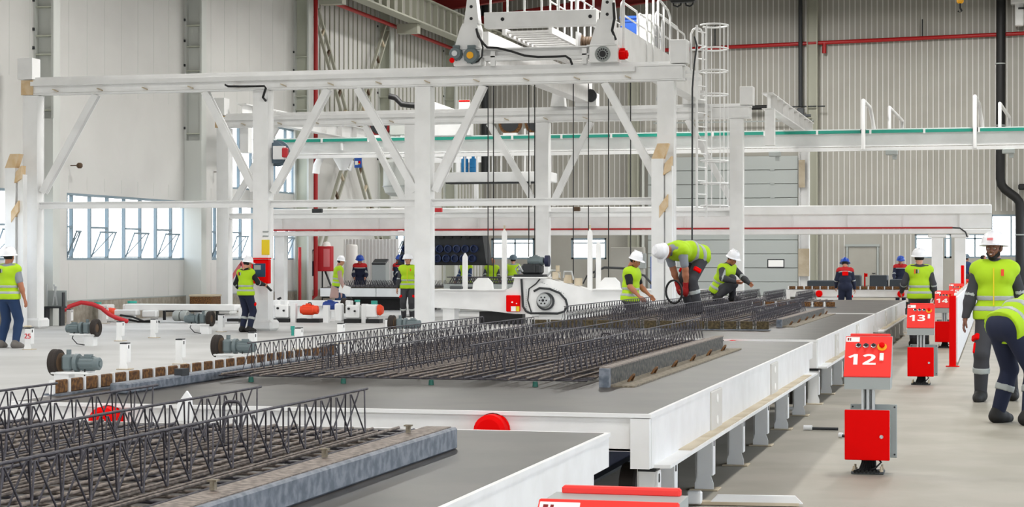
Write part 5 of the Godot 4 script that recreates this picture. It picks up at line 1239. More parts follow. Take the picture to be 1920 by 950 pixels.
	var hm := thing("helmet", "white safety helmet resting on top of the red hose cabinet", "helmet", V(-21.75, 2.05, 60.75))
	helmet_parts(hm, M.white_print)
	var j := thing("jacket", "dark jacket with a white shoulder hanging beside the red cabinet", "jacket", V(-22.2, 1.02, 60.78))
	part("body", S().prism(PackedVector2Array([Vector2(-0.12, 0.0), Vector2(0.06, 0.05), Vector2(0.12, 0.5), Vector2(0.08, 0.95), Vector2(-0.02, 0.9), Vector2(-0.1, 0.5)]), 0.12, Vector3.ZERO), M.navy, j)
	part("shoulder", S().prism(PackedVector2Array([Vector2(-0.06, 0.5), Vector2(0.08, 0.55), Vector2(0.09, 0.9), Vector2(0.0, 0.86)]), 0.03, Vector3(0, 0, 0.115)), M.white_print, j)
	single("red_pole", S().cyl(Vector3.ZERO, Vector3(0, 2.0, 0), 0.05), M.hose_red, "short red upright pipe at the base of the left wall beside the jackets", "pipe", V(-22.2, 0.0, 59.4))
	var cp := thing("ribbed_panel", "white ribbed sheet-metal screen behind the man in the dark overall", "screen", V(-21.1, 0, 63.5))
	part("sheet", S().box(Vector3(0, 1.15, 0), Vector3(2.0, 2.3, 0.04)), M.white_side, cp)
	for i in 16: part("rib", S().bev(Vector3(-0.94 + i * 0.125, 1.15, 0.04), Vector3(0.05, 2.3, 0.05), 0.015), M.white_steel, cp)
	var cy := thing("white_cylinder", "tall smooth white cylinder between the two far workers on the left", "cylinder", V(-21.5, 0.0, 62.6))
	part("tube", S().lathe(Vector3.ZERO, Vector3.UP, [[0.0, 0.0], [0.2, 0.0], [0.2, 2.05], [0.18, 2.1], [0.0, 2.12]], 20, false), M.white_print, cy)
	var ec := thing("grey_console", "grey control console with a sloping top behind the far left pallet", "console", V(-20.2, 0.0, 61.8))
	part("body", S().bev(Vector3(0, 0.75, 0), Vector3(0.5, 1.5, 0.4), 0.02), M.grey_case, ec)
	part("slope", S().bev(Vector3(0, 1.52, 0.05), Vector3(0.5, 0.06, 0.4), 0.02, Basis(Vector3.RIGHT, 0.4)), M.dark_grey, ec)
	# red screen panel, yellow notice on the front portal column
	var s := thing("screen_panel", "red control panel with a dark blue screen on the portal column", "control panel", V(-15.92, 1.06, 40.14))
	part("housing", S().bev(Vector3(0, 0.27, 0), Vector3(0.42, 0.54, 0.16), 0.015), M.red_paint, s)
	part("hood", S().bev(Vector3(0, 0.56, 0.03), Vector3(0.44, 0.03, 0.22), 0.008), M.red_paint, s)
	part("screen", S().bev(Vector3(-0.01, 0.3, 0.082), Vector3(0.3, 0.3, 0.012), 0.004), M.screen_blue, s)
	part("screen_glow", S().box(Vector3(-0.05, 0.36, 0.089), Vector3(0.16, 0.1, 0.002)), M.grey_case, s)
	part("arm", S().box(Vector3(-0.05, 0.27, -0.19), Vector3(0.14, 0.1, 0.24)), M.dark_grey, s)
	part("handle", S().bar(Vector3(0.1, 0.0, 0.05), Vector3(0.28, -0.16, 0.08), 0.05, 0.04), M.black, s)
	var y := thing("yellow_notice", "blank yellow notice plate on the column above the red screen", "sign", V(-15.92, 1.7, 40.42))
	part("plate", S().bev(Vector3(0, 0.17, 0), Vector3(0.19, 0.34, 0.012), 0.003), M.yellow, y)
	var cl := thing("clip_plate", "small pale clip plates above the yellow notice", "plate", V(-15.92, 2.12, 40.42))
	part("clip", S().bev(Vector3(0, 0.0, 0), Vector3(0.14, 0.03, 0.03), 0.006), M.grey_case, cl)
	part("clip", S().bev(Vector3(0, 0.1, 0), Vector3(0.14, 0.03, 0.03), 0.006), M.grey_case, cl)
	var rl := thing("cable_drum", "round grey cable drum with a red end cap on the side of the portal column", "cable drum", V(-15.7, 3.9, 40.6))
	part("drum", S().lathe(Vector3(-0.1, 0.1, -0.3), Vector3(0, 0, 1), [[0.0, 0.0], [0.27, 0.0], [0.3, 0.03], [0.3, 0.08], [0.24, 0.1], [0.24, 0.2], [0.0, 0.2]], 24, false), M.frame_dark, rl)
	part("face", S().box(Vector3(0.02, 0.1, -0.05), Vector3(0.26, 0.3, 0.14)), M.white_steel, rl)
	part("end_cap", S().bev(Vector3(0.17, 0.1, -0.02), Vector3(0.12, 0.22, 0.14), 0.02), M.hose_red, rl)
	# hoses, crate and gas bottles by the left wall
	single("red_hose", S().tube([V(-22.25, 0.06, 42.4), V(-22.2, 0.3, 42.8), V(-22.1, 0.45, 43.1), V(-21.85, 0.54, 43.2), V(-21.6, 0.5, 43.3), V(-21.4, 0.4, 43.4), V(-21.2, 0.25, 43.4), V(-21.0, 0.16, 43.4), V(-20.8, 0.07, 43.6)], 0.055, 8), M.hose_red, "thick red hose arching over the floor by the left wall", "hose", Vector3.ZERO)
	single("red_hose", S().tube([V(-22.3, 0.03, 52.6), V(-22.25, 0.5, 53.0), V(-21.97, 1.0, 53.0), V(-21.7, 1.4, 53.0), V(-21.6, 1.55, 53.0), V(-21.5, 0.05, 53.2)], 0.05, 8), M.hose_pink, "faded pink hose rising behind the screen column", "hose", Vector3.ZERO)
	var oc := thing("orange_crate", "low orange crate with a pale lid against the left wall", "crate", V(-21.75, 0, 50.6))
	part("body", S().bev(Vector3(0, 0.42, 0), Vector3(0.66, 0.28, 0.7), 0.02), M.rust, oc)
	part("lid", S().bev(Vector3(0, 0.58, 0), Vector3(0.7, 0.06, 0.74), 0.02), M.dust, oc)
	part("legs", S().box(Vector3(-0.25, 0.14, 0), Vector3(0.1, 0.28, 0.6)).box(Vector3(0.25, 0.14, 0), Vector3(0.1, 0.28, 0.6)), M.concrete, oc)
	var tr := thing("tool_rack", "grey rack of tools leaning by the portal's left foot", "rack", V(-21.95, 0.45, 42.0))
	part("tray", S().box(Vector3(0, 0.0, 0), Vector3(0.5, 0.04, 0.3)).box(Vector3(0.24, 0.18, 0), Vector3(0.03, 0.36, 0.1)), M.dark_grey, tr)
	part("back", S().box(Vector3(0, 0.2, -0.15), Vector3(0.5, 0.4, 0.02)), M.grey_case, tr)
	part("legs", S().box(Vector3(-0.2, -0.22, 0), Vector3(0.05, 0.44, 0.2)).box(Vector3(0.2, -0.22, 0), Vector3(0.05, 0.44, 0.2)), M.dark_grey, tr)
	part("tools", S().bar(Vector3(-0.15, 0.05, 0.05), Vector3(-0.2, 0.55, 0.0), 0.04, 0.03).bar(Vector3(0.0, 0.05, 0.05), Vector3(0.05, 0.5, 0.0), 0.05, 0.03).bar(Vector3(0.1, 0.05, 0.05), Vector3(0.02, 0.55, 0.05), 0.03, 0.03), M.alu, tr)
	k = 0
	for q in [[-21.9, 3.95, 44.0], [-21.95, 4.2, 53.2]]:
		single("wall_valve", S().bev(Vector3.ZERO, Vector3(0.14, 0.14, 0.14), 0.04).cyl(Vector3(-0.25, 0, 0), Vector3(0.0, 0, 0), 0.012), M.brown_drum, ["small dark valve on the left wall beside the first portal brace", "small dark valve on the left wall near the second column"][k], "valve", V(q[0] - 0.4, q[1], q[2]))
		k += 1
	# distant gate-side fittings behind the workers
	var pb := thing("blue_barrier", "blue painted post behind the bending worker", "post", V(-10.45, 0.0, 60.0))
	part("post", S().bev(Vector3(0, 0.85, 0), Vector3(0.34, 1.7, 0.3), 0.02), M.cabinet_blue, pb)
	part("cap", S().cyl(Vector3(0, 1.7, 0), Vector3(0, 1.95, 0), 0.1), M.dark_grey, pb)
	var cb := thing("switch_cabinet", "pale switch cabinet with a grey flap on the wall behind the front portal's right column", "cabinet", V(-11.75, 0, 62.0))
	part("body", S().bev(Vector3(0, 1.0, 0), Vector3(1.1, 2.0, 0.4), 0.02), M.panel_back, cb)
	part("flap", S().bev(Vector3(0.5, 1.55, 0.22), Vector3(0.3, 0.5, 0.06), 0.02), M.grey_case, cb)

# ---------------------------------------------------------------- people
# surface nets over a field of tapered capsules joined by a smooth minimum; cuts are planes [normal, offset] that keep n.p < offset
func nets(bones: Array, cell: float, k: float, grow := 0.0, cuts := []) -> Shape:
	var lo := Vector3.ONE * 1e9; var hi := -lo
	for b in bones:
		var r: float = max(b[2], b[3]) + grow + cell * 2.5
		for e in [b[0], b[1]]:
			lo = lo.min(e - Vector3.ONE * r); hi = hi.max(e + Vector3.ONE * r)
	var nx := int((hi.x - lo.x) / cell) + 2; var ny := int((hi.y - lo.y) / cell) + 2; var nz := int((hi.z - lo.z) / cell) + 2
	var f := PackedFloat32Array(); f.resize(nx * ny * nz); f.fill(1.0)
	var nxy := nx * ny
	for b in bones:
		var a: Vector3 = b[0]; var ab: Vector3 = b[1] - a
		var ra: float = b[2] + grow; var dr: float = b[3] - b[2]
		var l2: float = max(ab.length_squared(), 1e-9)
		var m: float = max(ra, ra + dr) + cell * 2.2 + k * 0.6
		var q0: Vector3 = ((a.min(b[1]) - Vector3.ONE * m - lo) / cell).floor().max(Vector3.ZERO)
		var q1: Vector3 = ((a.max(b[1]) + Vector3.ONE * m - lo) / cell).ceil()
		for z in range(int(q0.z), min(int(q1.z) + 1, nz)):
			for y in range(int(q0.y), min(int(q1.y) + 1, ny)):
				var i := z * nxy + y * nx + int(q0.x)
				var p := Vector3(lo.x + int(q0.x) * cell, lo.y + y * cell, lo.z + z * cell) - a
				for x in range(int(q0.x), min(int(q1.x) + 1, nx)):
					var t: float = clampf(p.dot(ab) / l2, 0.0, 1.0)
					var d: float = (p - ab * t).length() - ra - dr * t
					var o := f[i]
					var h: float = k - absf(d - o)
					f[i] = minf(d, o) - (h * h * 0.25 / k if h > 0.0 else 0.0)
					i += 1; p.x += cell
	if cuts:
		var i := 0
		for z in nz:
			for y in ny:
				for x in nx:
					if f[i] < cell * 3.0:
						var p := lo + Vector3(x, y, z) * cell
						for c in cuts: f[i] = maxf(f[i], c[0].dot(p) - c[1])
					i += 1
	var ids := {}
	var vs := PackedVector3Array(); var ns := PackedVector3Array()
	var off := [0, 1, nx, nx + 1, nxy, nxy + 1, nxy + nx, nxy + nx + 1]
	var cor := [Vector3(0, 0, 0), Vector3(1, 0, 0), Vector3(0, 1, 0), Vector3(1, 1, 0), Vector3(0, 0, 1), Vector3(1, 0, 1), Vector3(0, 1, 1), Vector3(1, 1, 1)]
	var ed := [[0, 1], [2, 3], [4, 5], [6, 7], [0, 2], [1, 3], [4, 6], [5, 7], [0, 4], [1, 5], [2, 6], [3, 7]]
	for z in nz - 1:
		for y in ny - 1:
			var base := z * nxy + y * nx
			for x in nx - 1:
				var i := base + x
				var f0 := f[i]
				if f0 > cell * 2.0 or f0 < -cell * 2.0: continue
				var s := 0
				for c in 8:
					if f[i + off[c]] < 0.0: s += 1
				if s == 0 or s == 8: continue
				var p := Vector3.ZERO; var n := 0
				for e in ed:
					var u := f[i + off[e[0]]]; var w := f[i + off[e[1]]]
					if (u < 0.0) != (w < 0.0):
						p += cor[e[0]].lerp(cor[e[1]], u / (u - w)); n += 1
				var g := Vector3(f[i + 1] + f[i + off[3]] + f[i + off[5]] + f[i + off[7]] - f0 - f[i + off[2]] - f[i + off[4]] - f[i + off[6]],
					f[i + off[2]] + f[i + off[3]] + f[i + off[6]] + f[i + off[7]] - f0 - f[i + 1] - f[i + off[4]] - f[i + off[5]],
					f[i + off[4]] + f[i + off[5]] + f[i + off[6]] + f[i + off[7]] - f0 - f[i + 1] - f[i + off[2]] - f[i + off[3]])
				ids[i] = vs.size()
				vs.append(lo + (Vector3(x, y, z) + p / n) * cell); ns.append(g.normalized())
	var out := S()
	for i in ids:
		var i0: int = i
		for ax in 3:
			var da: int = [1, nx, nxy][ax]; var db: int = [nx, nxy, 1][ax]; var dc: int = [nxy, 1, nx][ax]
			# the edge from the corner i along ax, shared by the four cells behind it in the other two directions
			if (f[i0] < 0.0) == (f[i0 + da] < 0.0): continue
			if not (ids.has(i0 - db) and ids.has(i0 - dc) and ids.has(i0 - db - dc)): continue
			var q := [ids[i0], ids[i0 - db], ids[i0 - db - dc], ids[i0 - dc]]
			out.tri_n(vs[q[0]], vs[q[1]], vs[q[2]], ns[q[0]], ns[q[1]], ns[q[2]])
			out.tri_n(vs[q[0]], vs[q[2]], vs[q[3]], ns[q[0]], ns[q[2]], ns[q[3]])
	return out

var head_shape: Shape
var hand_open: Shape
var hand_grip: Shape

func make_head() -> Shape:
	var b := [
		[Vector3(0, 0.035, -0.028), Vector3(0, 0.04, 0.018), 0.077, 0.072],
		[Vector3(0, -0.01, -0.02), Vector3(0, -0.03, 0.03), 0.066, 0.054],
		[Vector3(0, -0.06, 0.03), Vector3(0, -0.082, 0.055), 0.046, 0.024],
		[Vector3(-0.04, -0.055, 0.0), Vector3(-0.012, -0.085, 0.05), 0.028, 0.02], [Vector3(0.04, -0.055, 0.0), Vector3(0.012, -0.085, 0.05), 0.028, 0.02],
		[Vector3(-0.045, -0.012, 0.045), Vector3(-0.03, -0.03, 0.058), 0.022, 0.02], [Vector3(0.045, -0.012, 0.045), Vector3(0.03, -0.03, 0.058), 0.022, 0.02],
		[Vector3(-0.04, 0.026, 0.068), Vector3(0.04, 0.026, 0.068), 0.014, 0.014],
		[Vector3(0, 0.018, 0.082), Vector3(0, -0.022, 0.1), 0.009, 0.013],
		[Vector3(-0.013, -0.026, 0.088), Vector3(0.013, -0.026, 0.088), 0.01, 0.01],
		[Vector3(-0.02, -0.052, 0.077), Vector3(0.02, -0.052, 0.077), 0.01, 0.01],
		[Vector3(-0.018, -0.063, 0.075), Vector3(0.018, -0.063, 0.075), 0.011, 0.011],
		[Vector3(-0.078, 0.02, -0.012), Vector3(-0.075, -0.02, -0.004), 0.013, 0.01], [Vector3(0.078, 0.02, -0.012), Vector3(0.075, -0.02, -0.004), 0.013, 0.01],
		[Vector3(0, -0.04, -0.035), Vector3(0, -0.16, -0.045), 0.054, 0.058]]
	return nets(b, 0.0055, 0.014)

func make_hand(curl: float) -> Shape:
	# wrist at the origin, fingers along -y, palm towards +z, thumb on +x
	var b := []
	b.append([Vector3(0, 0.03, 0), Vector3(0, -0.02, 0), 0.024, 0.026])
	for i in 4:
		var x := 0.028 - i * 0.019
		var l: float = [0.066, 0.074, 0.068, 0.054][i]
		b.append([Vector3(x * 0.5, -0.015, 0), Vector3(x, -0.085, 0.002), 0.016, 0.012])
		var p := Vector3(x, -0.088, 0.002); var g: float = curl * 0.45 + i * 0.05
		for j in 3:
			var seg: float = l * [0.45, 0.31, 0.24][j]
			var q := p + Vector3(x * 0.06, -cos(g), sin(g)).normalized() * seg
			b.append([p, q, 0.0098 - j * 0.0009, 0.009 - j * 0.0009])
			p = q; g += curl * (0.75 if j == 0 else 0.6)
	b.append([Vector3(0.012, -0.01, 0.004), Vector3(0.036, -0.045, 0.016), 0.018, 0.013])
	b.append([Vector3(0.036, -0.045, 0.016), Vector3(0.046 - curl * 0.012, -0.078, 0.026 + curl * 0.012), 0.0115, 0.0105])
	b.append([Vector3(0.046 - curl * 0.012, -0.078, 0.026 + curl * 0.012), Vector3(0.042 - curl * 0.02, -0.104, 0.036 + curl * 0.016), 0.0102, 0.009])
	return nets(b, 0.0048, 0.006)

func ik(a: Vector3, target: Vector3, l1: float, l2: float, pole: Vector3) -> Array:
	var d := target - a
	var l: float = clampf(d.length(), 0.05, (l1 + l2) * 0.998)
	var u := d.normalized()
	var p := (pole - u * pole.dot(u)).normalized()
	var x := (l1 * l1 - l2 * l2 + l * l) / (2 * l)
	return [a + u * x + p * sqrt(max(l1 * l1 - x * x, 0.0)), a + u * l]

# cfg: s height scale, lean, hip, lf/rf ankle targets, lh/rh wrist targets, le/re elbow poles, hy/hp head turn and nod; clothes by name
func person(label: String, at: Vector3, yaw: float, c: Dictionary) -> Node3D:
	var t := thing("person", label, "person", at, yaw)
	var s: float = c.get("s", 1.0); var cell: float = c.get("cell", 0.02)
	var lean: float = c.get("lean", 0.0); var tw: float = c.get("twist", 0.0)
	var hip: Vector3 = c.get("hip", Vector3(0, 0.94, 0))
	var R := Basis(Vector3.UP, tw)
	var lo_ax := Vector3(0, cos(lean * 0.75), sin(lean * 0.75))
	var ax := R * Vector3(0, cos(lean), sin(lean))
	var fw := R * Vector3(0, -sin(lean), cos(lean))
	var lx := R * Vector3.RIGHT          # the person's left
	var waist := hip + lo_ax * 0.2
	var chest := waist + ax * 0.2
	var neck := chest + ax * 0.13
	var sh := {1: neck - ax * 0.055 + lx * 0.175, -1: neck - ax * 0.055 - lx * 0.175}
	var torso := [
		[hip + Vector3(-0.075, -0.01, 0), hip + Vector3(0.075, -0.01, 0), 0.118, 0.118],
		[waist - lx * 0.055, waist + lx * 0.055, 0.112, 0.112],
		[chest - lx * 0.075 + fw * 0.012, chest + lx * 0.075 + fw * 0.012, 0.118, 0.118],
		[hip, chest, 0.11, 0.12],
		[sh[1] - lx * 0.045, sh[-1] + lx * 0.045, 0.066, 0.066]]
	var bones := torso.duplicate()
	bones.append([neck - ax * 0.05, neck + ax * 0.06, 0.06, 0.054])
	var legs := []; var shins := []; var upper := []; var fore := []
	var ankles := {}; var wrists := {}; var elbows := {}; var knees := {}
	for k in [1, -1]:
		var foot: Vector3 = c.get("lf" if k == 1 else "rf", Vector3(0.11 * k, 0.09, 0.0))
		var h := hip + Vector3(0.09 * k, -0.04, 0)
		var m := ik(h, foot, 0.425, 0.43, c.get("lk" if k == 1 else "rk", Vector3(0.08 * k, 0, 1)))
		legs.append([h, m[0], 0.088, 0.062]); legs.append([m[0], m[0].lerp(m[1], 0.35), 0.06, 0.058]); legs.append([m[0].lerp(m[1], 0.35), m[1], 0.058, 0.042])
		ankles[k] = m[1]; knees[k] = m[0]
		var hd: Vector3 = c.get("lh" if k == 1 else "rh", Vector3(0.27 * k, 0.86, 0.02))
		var a := ik(sh[k], hd, 0.29, 0.26, c.get("le" if k == 1 else "re", Vector3(0.3 * k, -0.2, -1)))
		upper.append([sh[k], a[0], 0.054, 0.042])
		fore.append([a[0], a[0].lerp(a[1], 0.35), 0.041, 0.041]); fore.append([a[0].lerp(a[1], 0.35), a[1], 0.041, 0.028])
		elbows[k] = a[0]; wrists[k] = a[1]
	bones.append_array(legs); bones.append_array(upper); bones.append_array(fore)
	var feet := []
	var toes := {}
	for k in [1, -1]:
		var dirx: Vector3 = c.get("ltoe" if k == 1 else "rtoe", Vector3(0.15 * k, 0, 1)).normalized()
		var A: Vector3 = ankles[k]
		toes[k] = dirx
		feet.append([A + Vector3(0, -0.03, 0) - dirx * 0.045, A + Vector3(0, -0.045, 0) + dirx * 0.08, 0.042, 0.042])
		feet.append([A + Vector3(0, -0.05, 0) + dirx * 0.08, A + Vector3(0, -0.055, 0) + dirx * 0.16, 0.04, 0.03])
		feet.append([A + Vector3(0, 0.02, 0), A + Vector3(0, -0.03, 0), 0.045, 0.045])
	bones.append_array(feet)
	var skin: Material = c.get("skin", M.skin)
	var body := nets(bones, cell, 0.05)
	# head and hands
	var hb := Basis(Vector3.UP, tw + c.get("hy", 0.0)) * Basis(Vector3.RIGHT, c.get("hp", lean * 0.6))
	var head := neck + ax * 0.05 + hb * Vector3(0, 0.1, 0.03)
	var HT := Transform3D(hb, head)
	body.add(head_shape, HT)
	var hand_t := {}
	for k in [1, -1]:
		var d: Vector3 = (wrists[k] - elbows[k]).normalized()
		var th: Vector3 = c.get("lt" if k == 1 else "rt", Vector3(0, 0.3, 1))
		th = (th - d * th.dot(d)).normalized()
		var y := -d
		var B := Basis(th, y, th.cross(y) * k)
		hand_t[k] = Transform3D(B, wrists[k])
		body.add(hand_grip if c.get("grip", "").contains("l" if k == 1 else "r") else hand_open, hand_t[k])
	var K := Transform3D(Basis.from_scale(Vector3.ONE * s), Vector3.ZERO)
	var P = func(called: String, sh_: Shape, m: Material): return part(called, S().add(sh_, K), m, t)
	P.call("body", body, skin)
	# trousers, cut at the waist and above the ankles
	var leg2 := [torso[0], [hip, waist, 0.11, 0.108]] + legs
	P.call("trousers", nets(leg2, cell, 0.022, 0.022, [[ax, ax.dot(hip) + 0.13]] if lean < 0.4 else []), c.get("pants", M.charcoal))
	for k in [1, -1]:
		if c.get("knee_band", false):
			var m: Vector3 = knees[k].lerp(ankles[k], 0.42); var u: Vector3 = (ankles[k] - knees[k]).normalized()
			P.call("knee_band", nets([[knees[k], ankles[k], 0.06, 0.045]], min(cell, 0.016), 0.02, 0.037, [[u, u.dot(m) + 0.032], [-u, -u.dot(m) + 0.032]]), M.reflective)
		if c.get("pocket", false):
			var u: Vector3 = (knees[k] - hip - Vector3(0.09 * k, -0.04, 0)).normalized()
			var n := (Vector3(0.85 * k, 0, 0.5) - u * u.dot(Vector3(0.85 * k, 0, 0.5))).normalized()
			var B := Basis(n.cross(u) * -1.0, -u, n).orthonormalized()
			var kp: Vector3 = hip.lerp(knees[k], 0.66) + Vector3(0.035 * k, 0, 0) + n * 0.082
			P.call("pocket_flap", S().bev(kp, Vector3(0.12, 0.07, 0.05), 0.012, B), M.red_paint)
			if c.get("strip", false): P.call("pocket_strip", S().bev(kp + u * 0.12 + n * -0.012, Vector3(0.03, 0.12, 0.05), 0.01, B), M.red_paint)
	P.call("shoes", nets(feet, min(cell, 0.014), 0.04, 0.018, [[Vector3.DOWN, -min(ankles[1].y, ankles[-1].y) + 0.09]]), c.get("shoes", M.boot))
	# top: overall jacket or shirt
	var top := torso + [[neck - ax * 0.05, neck + ax * 0.0, 0.066, 0.06]] + upper
	if c.get("sleeves", "long") == "long":
		top += fore
	else:
		top = torso + [[neck - ax * 0.05, neck, 0.066, 0.06]]
		for k in 2: top.append([upper[k][0], upper[k][0].lerp(upper[k][1], 0.75), 0.056, 0.05])
	P.call("jacket" if c.get("sleeves", "long") == "long" else "shirt", nets(top, cell, 0.045, 0.014, [[-ax, -ax.dot(hip) + 0.06]]), c.get("top", M.charcoal))
	if c.get("sleeves", "long") == "long" and not c.has("coat"):
		for k in [1, -1]:
			var u: Vector3 = (wrists[k] - elbows[k]).normalized(); var m: Vector3 = elbows[k] - u * 0.02
			P.call("sleeve_band", nets([[sh[k], elbows[k], 0.054, 0.042], [elbows[k], wrists[k], 0.042, 0.03]], min(cell, 0.014), 0.02, 0.021, [[u, u.dot(m) + 0.055], [-u, -u.dot(m) - 0.005]]), M.reflective)
	if c.has("coat"):
		var sk := [[waist, hip - Vector3(0, 0.1, 0), 0.12, 0.15], [hip - Vector3(0.03, 0.1, 0), hip - Vector3(0.05, 0.4, 0.06), 0.14, 0.15], [hip - Vector3(-0.03, 0.1, 0), hip - Vector3(-0.05, 0.4, 0.02), 0.14, 0.15]]
		P.call("coat_skirt", nets(sk, cell, 0.06, 0.02, [[Vector3.DOWN, -hip.y + 0.42]]), c.coat)
	P.call("collar", S().lathe(neck - ax * 0.035, ax + fw * 0.15, [[0.088, 0.0], [0.08, 0.05], [0.068, 0.075], [0.06, 0.07], [0.07, 0.0]], 16, true), c.get("top", M.charcoal))
	if c.has("chest"):     # contrasting yoke of an overall: shoulders and chest
		P.call("yoke", nets(torso.slice(2, 5) + [[neck - ax * 0.05, neck, 0.066, 0.06]] + [[upper[0][0], upper[0][0].lerp(upper[0][1], 0.3), 0.056, 0.054], [upper[1][0], upper[1][0].lerp(upper[1][1], 0.3), 0.056, 0.054]], cell, 0.045, 0.02, [[-ax, -ax.dot(chest) - 0.02]]), c.chest)
		P.call("reflective_band", nets([torso[2], torso[3]], cell, 0.045, 0.026, [[-ax, -ax.dot(chest) + 0.01], [ax, ax.dot(chest) + 0.028]]), M.reflective)
		P.call("back_print", S().bev(chest - fw * 0.152 - ax * 0.05, Vector3(0.17, 0.12, 0.02), 0.005, Basis(lx, ax, fw)), M.red_paint)
	if c.get("vest", false):
		var vt := torso + [[sh[1] - lx * 0.06, sh[1] + lx * 0.012 - ax * 0.01, 0.06, 0.05], [sh[-1] + lx * 0.06, sh[-1] - lx * 0.012 - ax * 0.01, 0.06, 0.05]]
		var hem := 0.07
		vt = vt + [[hip, hip - ax * 0.12, 0.12, 0.125], [hip - lx * 0.08, hip - lx * 0.085 - ax * 0.1, 0.108, 0.108], [hip + lx * 0.08, hip + lx * 0.085 - ax * 0.1, 0.108, 0.108]]
		P.call("vest", nets(vt, cell, 0.045, 0.028, [[-ax, -ax.dot(hip) + hem], [ax - fw * 0.5, (ax - fw * 0.5).dot(neck) + 0.035]]), M.hivis)
		for o in [0.02, 0.13]:
			P.call("reflective_band", nets(vt, cell, 0.045, 0.034, [[-ax, -ax.dot(hip) - o + 0.0], [ax, ax.dot(hip) + o + 0.055]]), M.reflective)
		if c.get("badge", false):
			var q := 0
			for m in [M.orange, M.dark_grey, M.reflective]:
				P.call("back_mark", S().box(chest - fw * 0.155 + ax * 0.04 - lx * (-0.07 + 0.0 ) + lx * (0.03 - q * 0.032), Vector3(0.02, 0.085 - 0.01 * q, 0.012), Basis(lx, ax, fw)), m); q += 1
		if c.get("chest_mark", false):
			P.call("chest_mark", S().box(chest + fw * 0.172 + ax * 0.03 + lx * 0.09, Vector3(0.03, 0.07, 0.01), Basis(lx, ax, fw)), M.orange)
			P.call("zip", S().box(chest + fw * 0.172 - ax * 0.12, Vector3(0.012, 0.4, 0.01), Basis(lx, ax, fw)), M.yellow)
	# head wear, hair and face
	if c.has("helmet"):
		var hs := S().lathe(Vector3.ZERO, Vector3.UP, [[0.132, 0.0], [0.13, 0.03], [0.122, 0.07], [0.1, 0.11], [0.065, 0.138], [0.0, 0.148]], 20, true, 0.9, 1.04)
		hs.lathe(Vector3.ZERO, Vector3.UP, [[0.0, 0.004], [0.13, 0.012], [0.15, -0.006], [0.15, -0.014], [0.126, 0.0], [0.0, -0.004]], 20, true, 0.9, 1.06)
		hs.prism(PackedVector2Array([Vector2(-0.09, 0.0), Vector2(0.09, 0.0), Vector2(0.07, 0.06), Vector2(0.0, 0.075), Vector2(-0.07, 0.06)]), 0.01, Vector3(0, -0.004, 0.105), Basis(Vector3.RIGHT, Vector3(0, -0.2, 1).normalized(), Vector3(0, 1, 0.2).normalized()))
		hs.box(Vector3(0, 0.142, -0.005), Vector3(0.03, 0.016, 0.15))
		P.call("helmet", S().add(hs, HT * Transform3D(Basis(Vector3.RIGHT, -0.08), Vector3(0, 0.045, -0.005))), c.helmet)
		if c.get("helmet_mark", false):
			P.call("helmet_mark", S().box(HT * Vector3(0.0, 0.105, 0.128), Vector3(0.06, 0.025, 0.01), hb * Basis(Vector3.RIGHT, -0.45)), M.hose_pink)
	var hair := nets([[Vector3(0, 0.03, -0.04), Vector3(0, 0.04, -0.01), 0.082, 0.078], [Vector3(-0.05, 0.0, -0.03), Vector3(0.05, 0.0, -0.03), 0.036, 0.036]], 0.012, 0.02, 0.0, [[Vector3(0, -1, 0.9), 0.03]])
	P.call("hair", S().add(hair, HT), c.get("hair", M.hair))
	if c.get("face", false):
		for k in [1, -1]:
			P.call("eye", S().ball(HT * Vector3(0.031 * k, 0.006, 0.075), Vector3(0.013, 0.008, 0.008), 8), M.print_eye)
			P.call("pupil", S().ball(HT * Vector3(0.031 * k, 0.006, 0.081), Vector3(0.006, 0.006, 0.004), 8), M.black)
			P.call("eyebrow", S().tube([HT * Vector3(0.014 * k, 0.026, 0.085), HT * Vector3(0.032 * k, 0.031, 0.082), HT * Vector3(0.05 * k, 0.025, 0.07)], 0.005, 6), c.get("hair", M.hair))
		P.call("lips", S().ball(HT * Vector3(0, -0.0585, 0.083), Vector3(0.024, 0.0075, 0.007), 10), M.lips)
		if c.get("smile", false): P.call("teeth", S().ball(HT * Vector3(0, -0.056, 0.0865), Vector3(0.018, 0.004, 0.006), 10), M.white_print)
		if c.get("beard", false):
			P.call("beard", S().add(nets([[Vector3(-0.05, -0.05, 0.02), Vector3(-0.016, -0.088, 0.052), 0.026, 0.022], [Vector3(0.05, -0.05, 0.02), Vector3(0.016, -0.088, 0.052), 0.026, 0.022], [Vector3(-0.016, -0.088, 0.052), Vector3(0.016, -0.088, 0.052), 0.025, 0.025], [Vector3(-0.024, -0.043, 0.08), Vector3(0.024, -0.043, 0.08), 0.006, 0.006]], 0.006, 0.01, 0.002), HT), c.get("hair", M.hair))
	if c.get("gloves", false):
		for k in [1, -1]: P.call("glove", S().add(S().ball(Vector3(0, -0.07, 0.01), Vector3(0.056, 0.1, 0.045), 12).cyl(Vector3(0, 0.06, 0), Vector3(0, -0.02, 0), 0.042, 0.04, 12), hand_t[k]), M.red_glove)
	t.set_meta("hand_l", K * hand_t[1]); t.set_meta("hand_r", K * hand_t[-1])
	return t

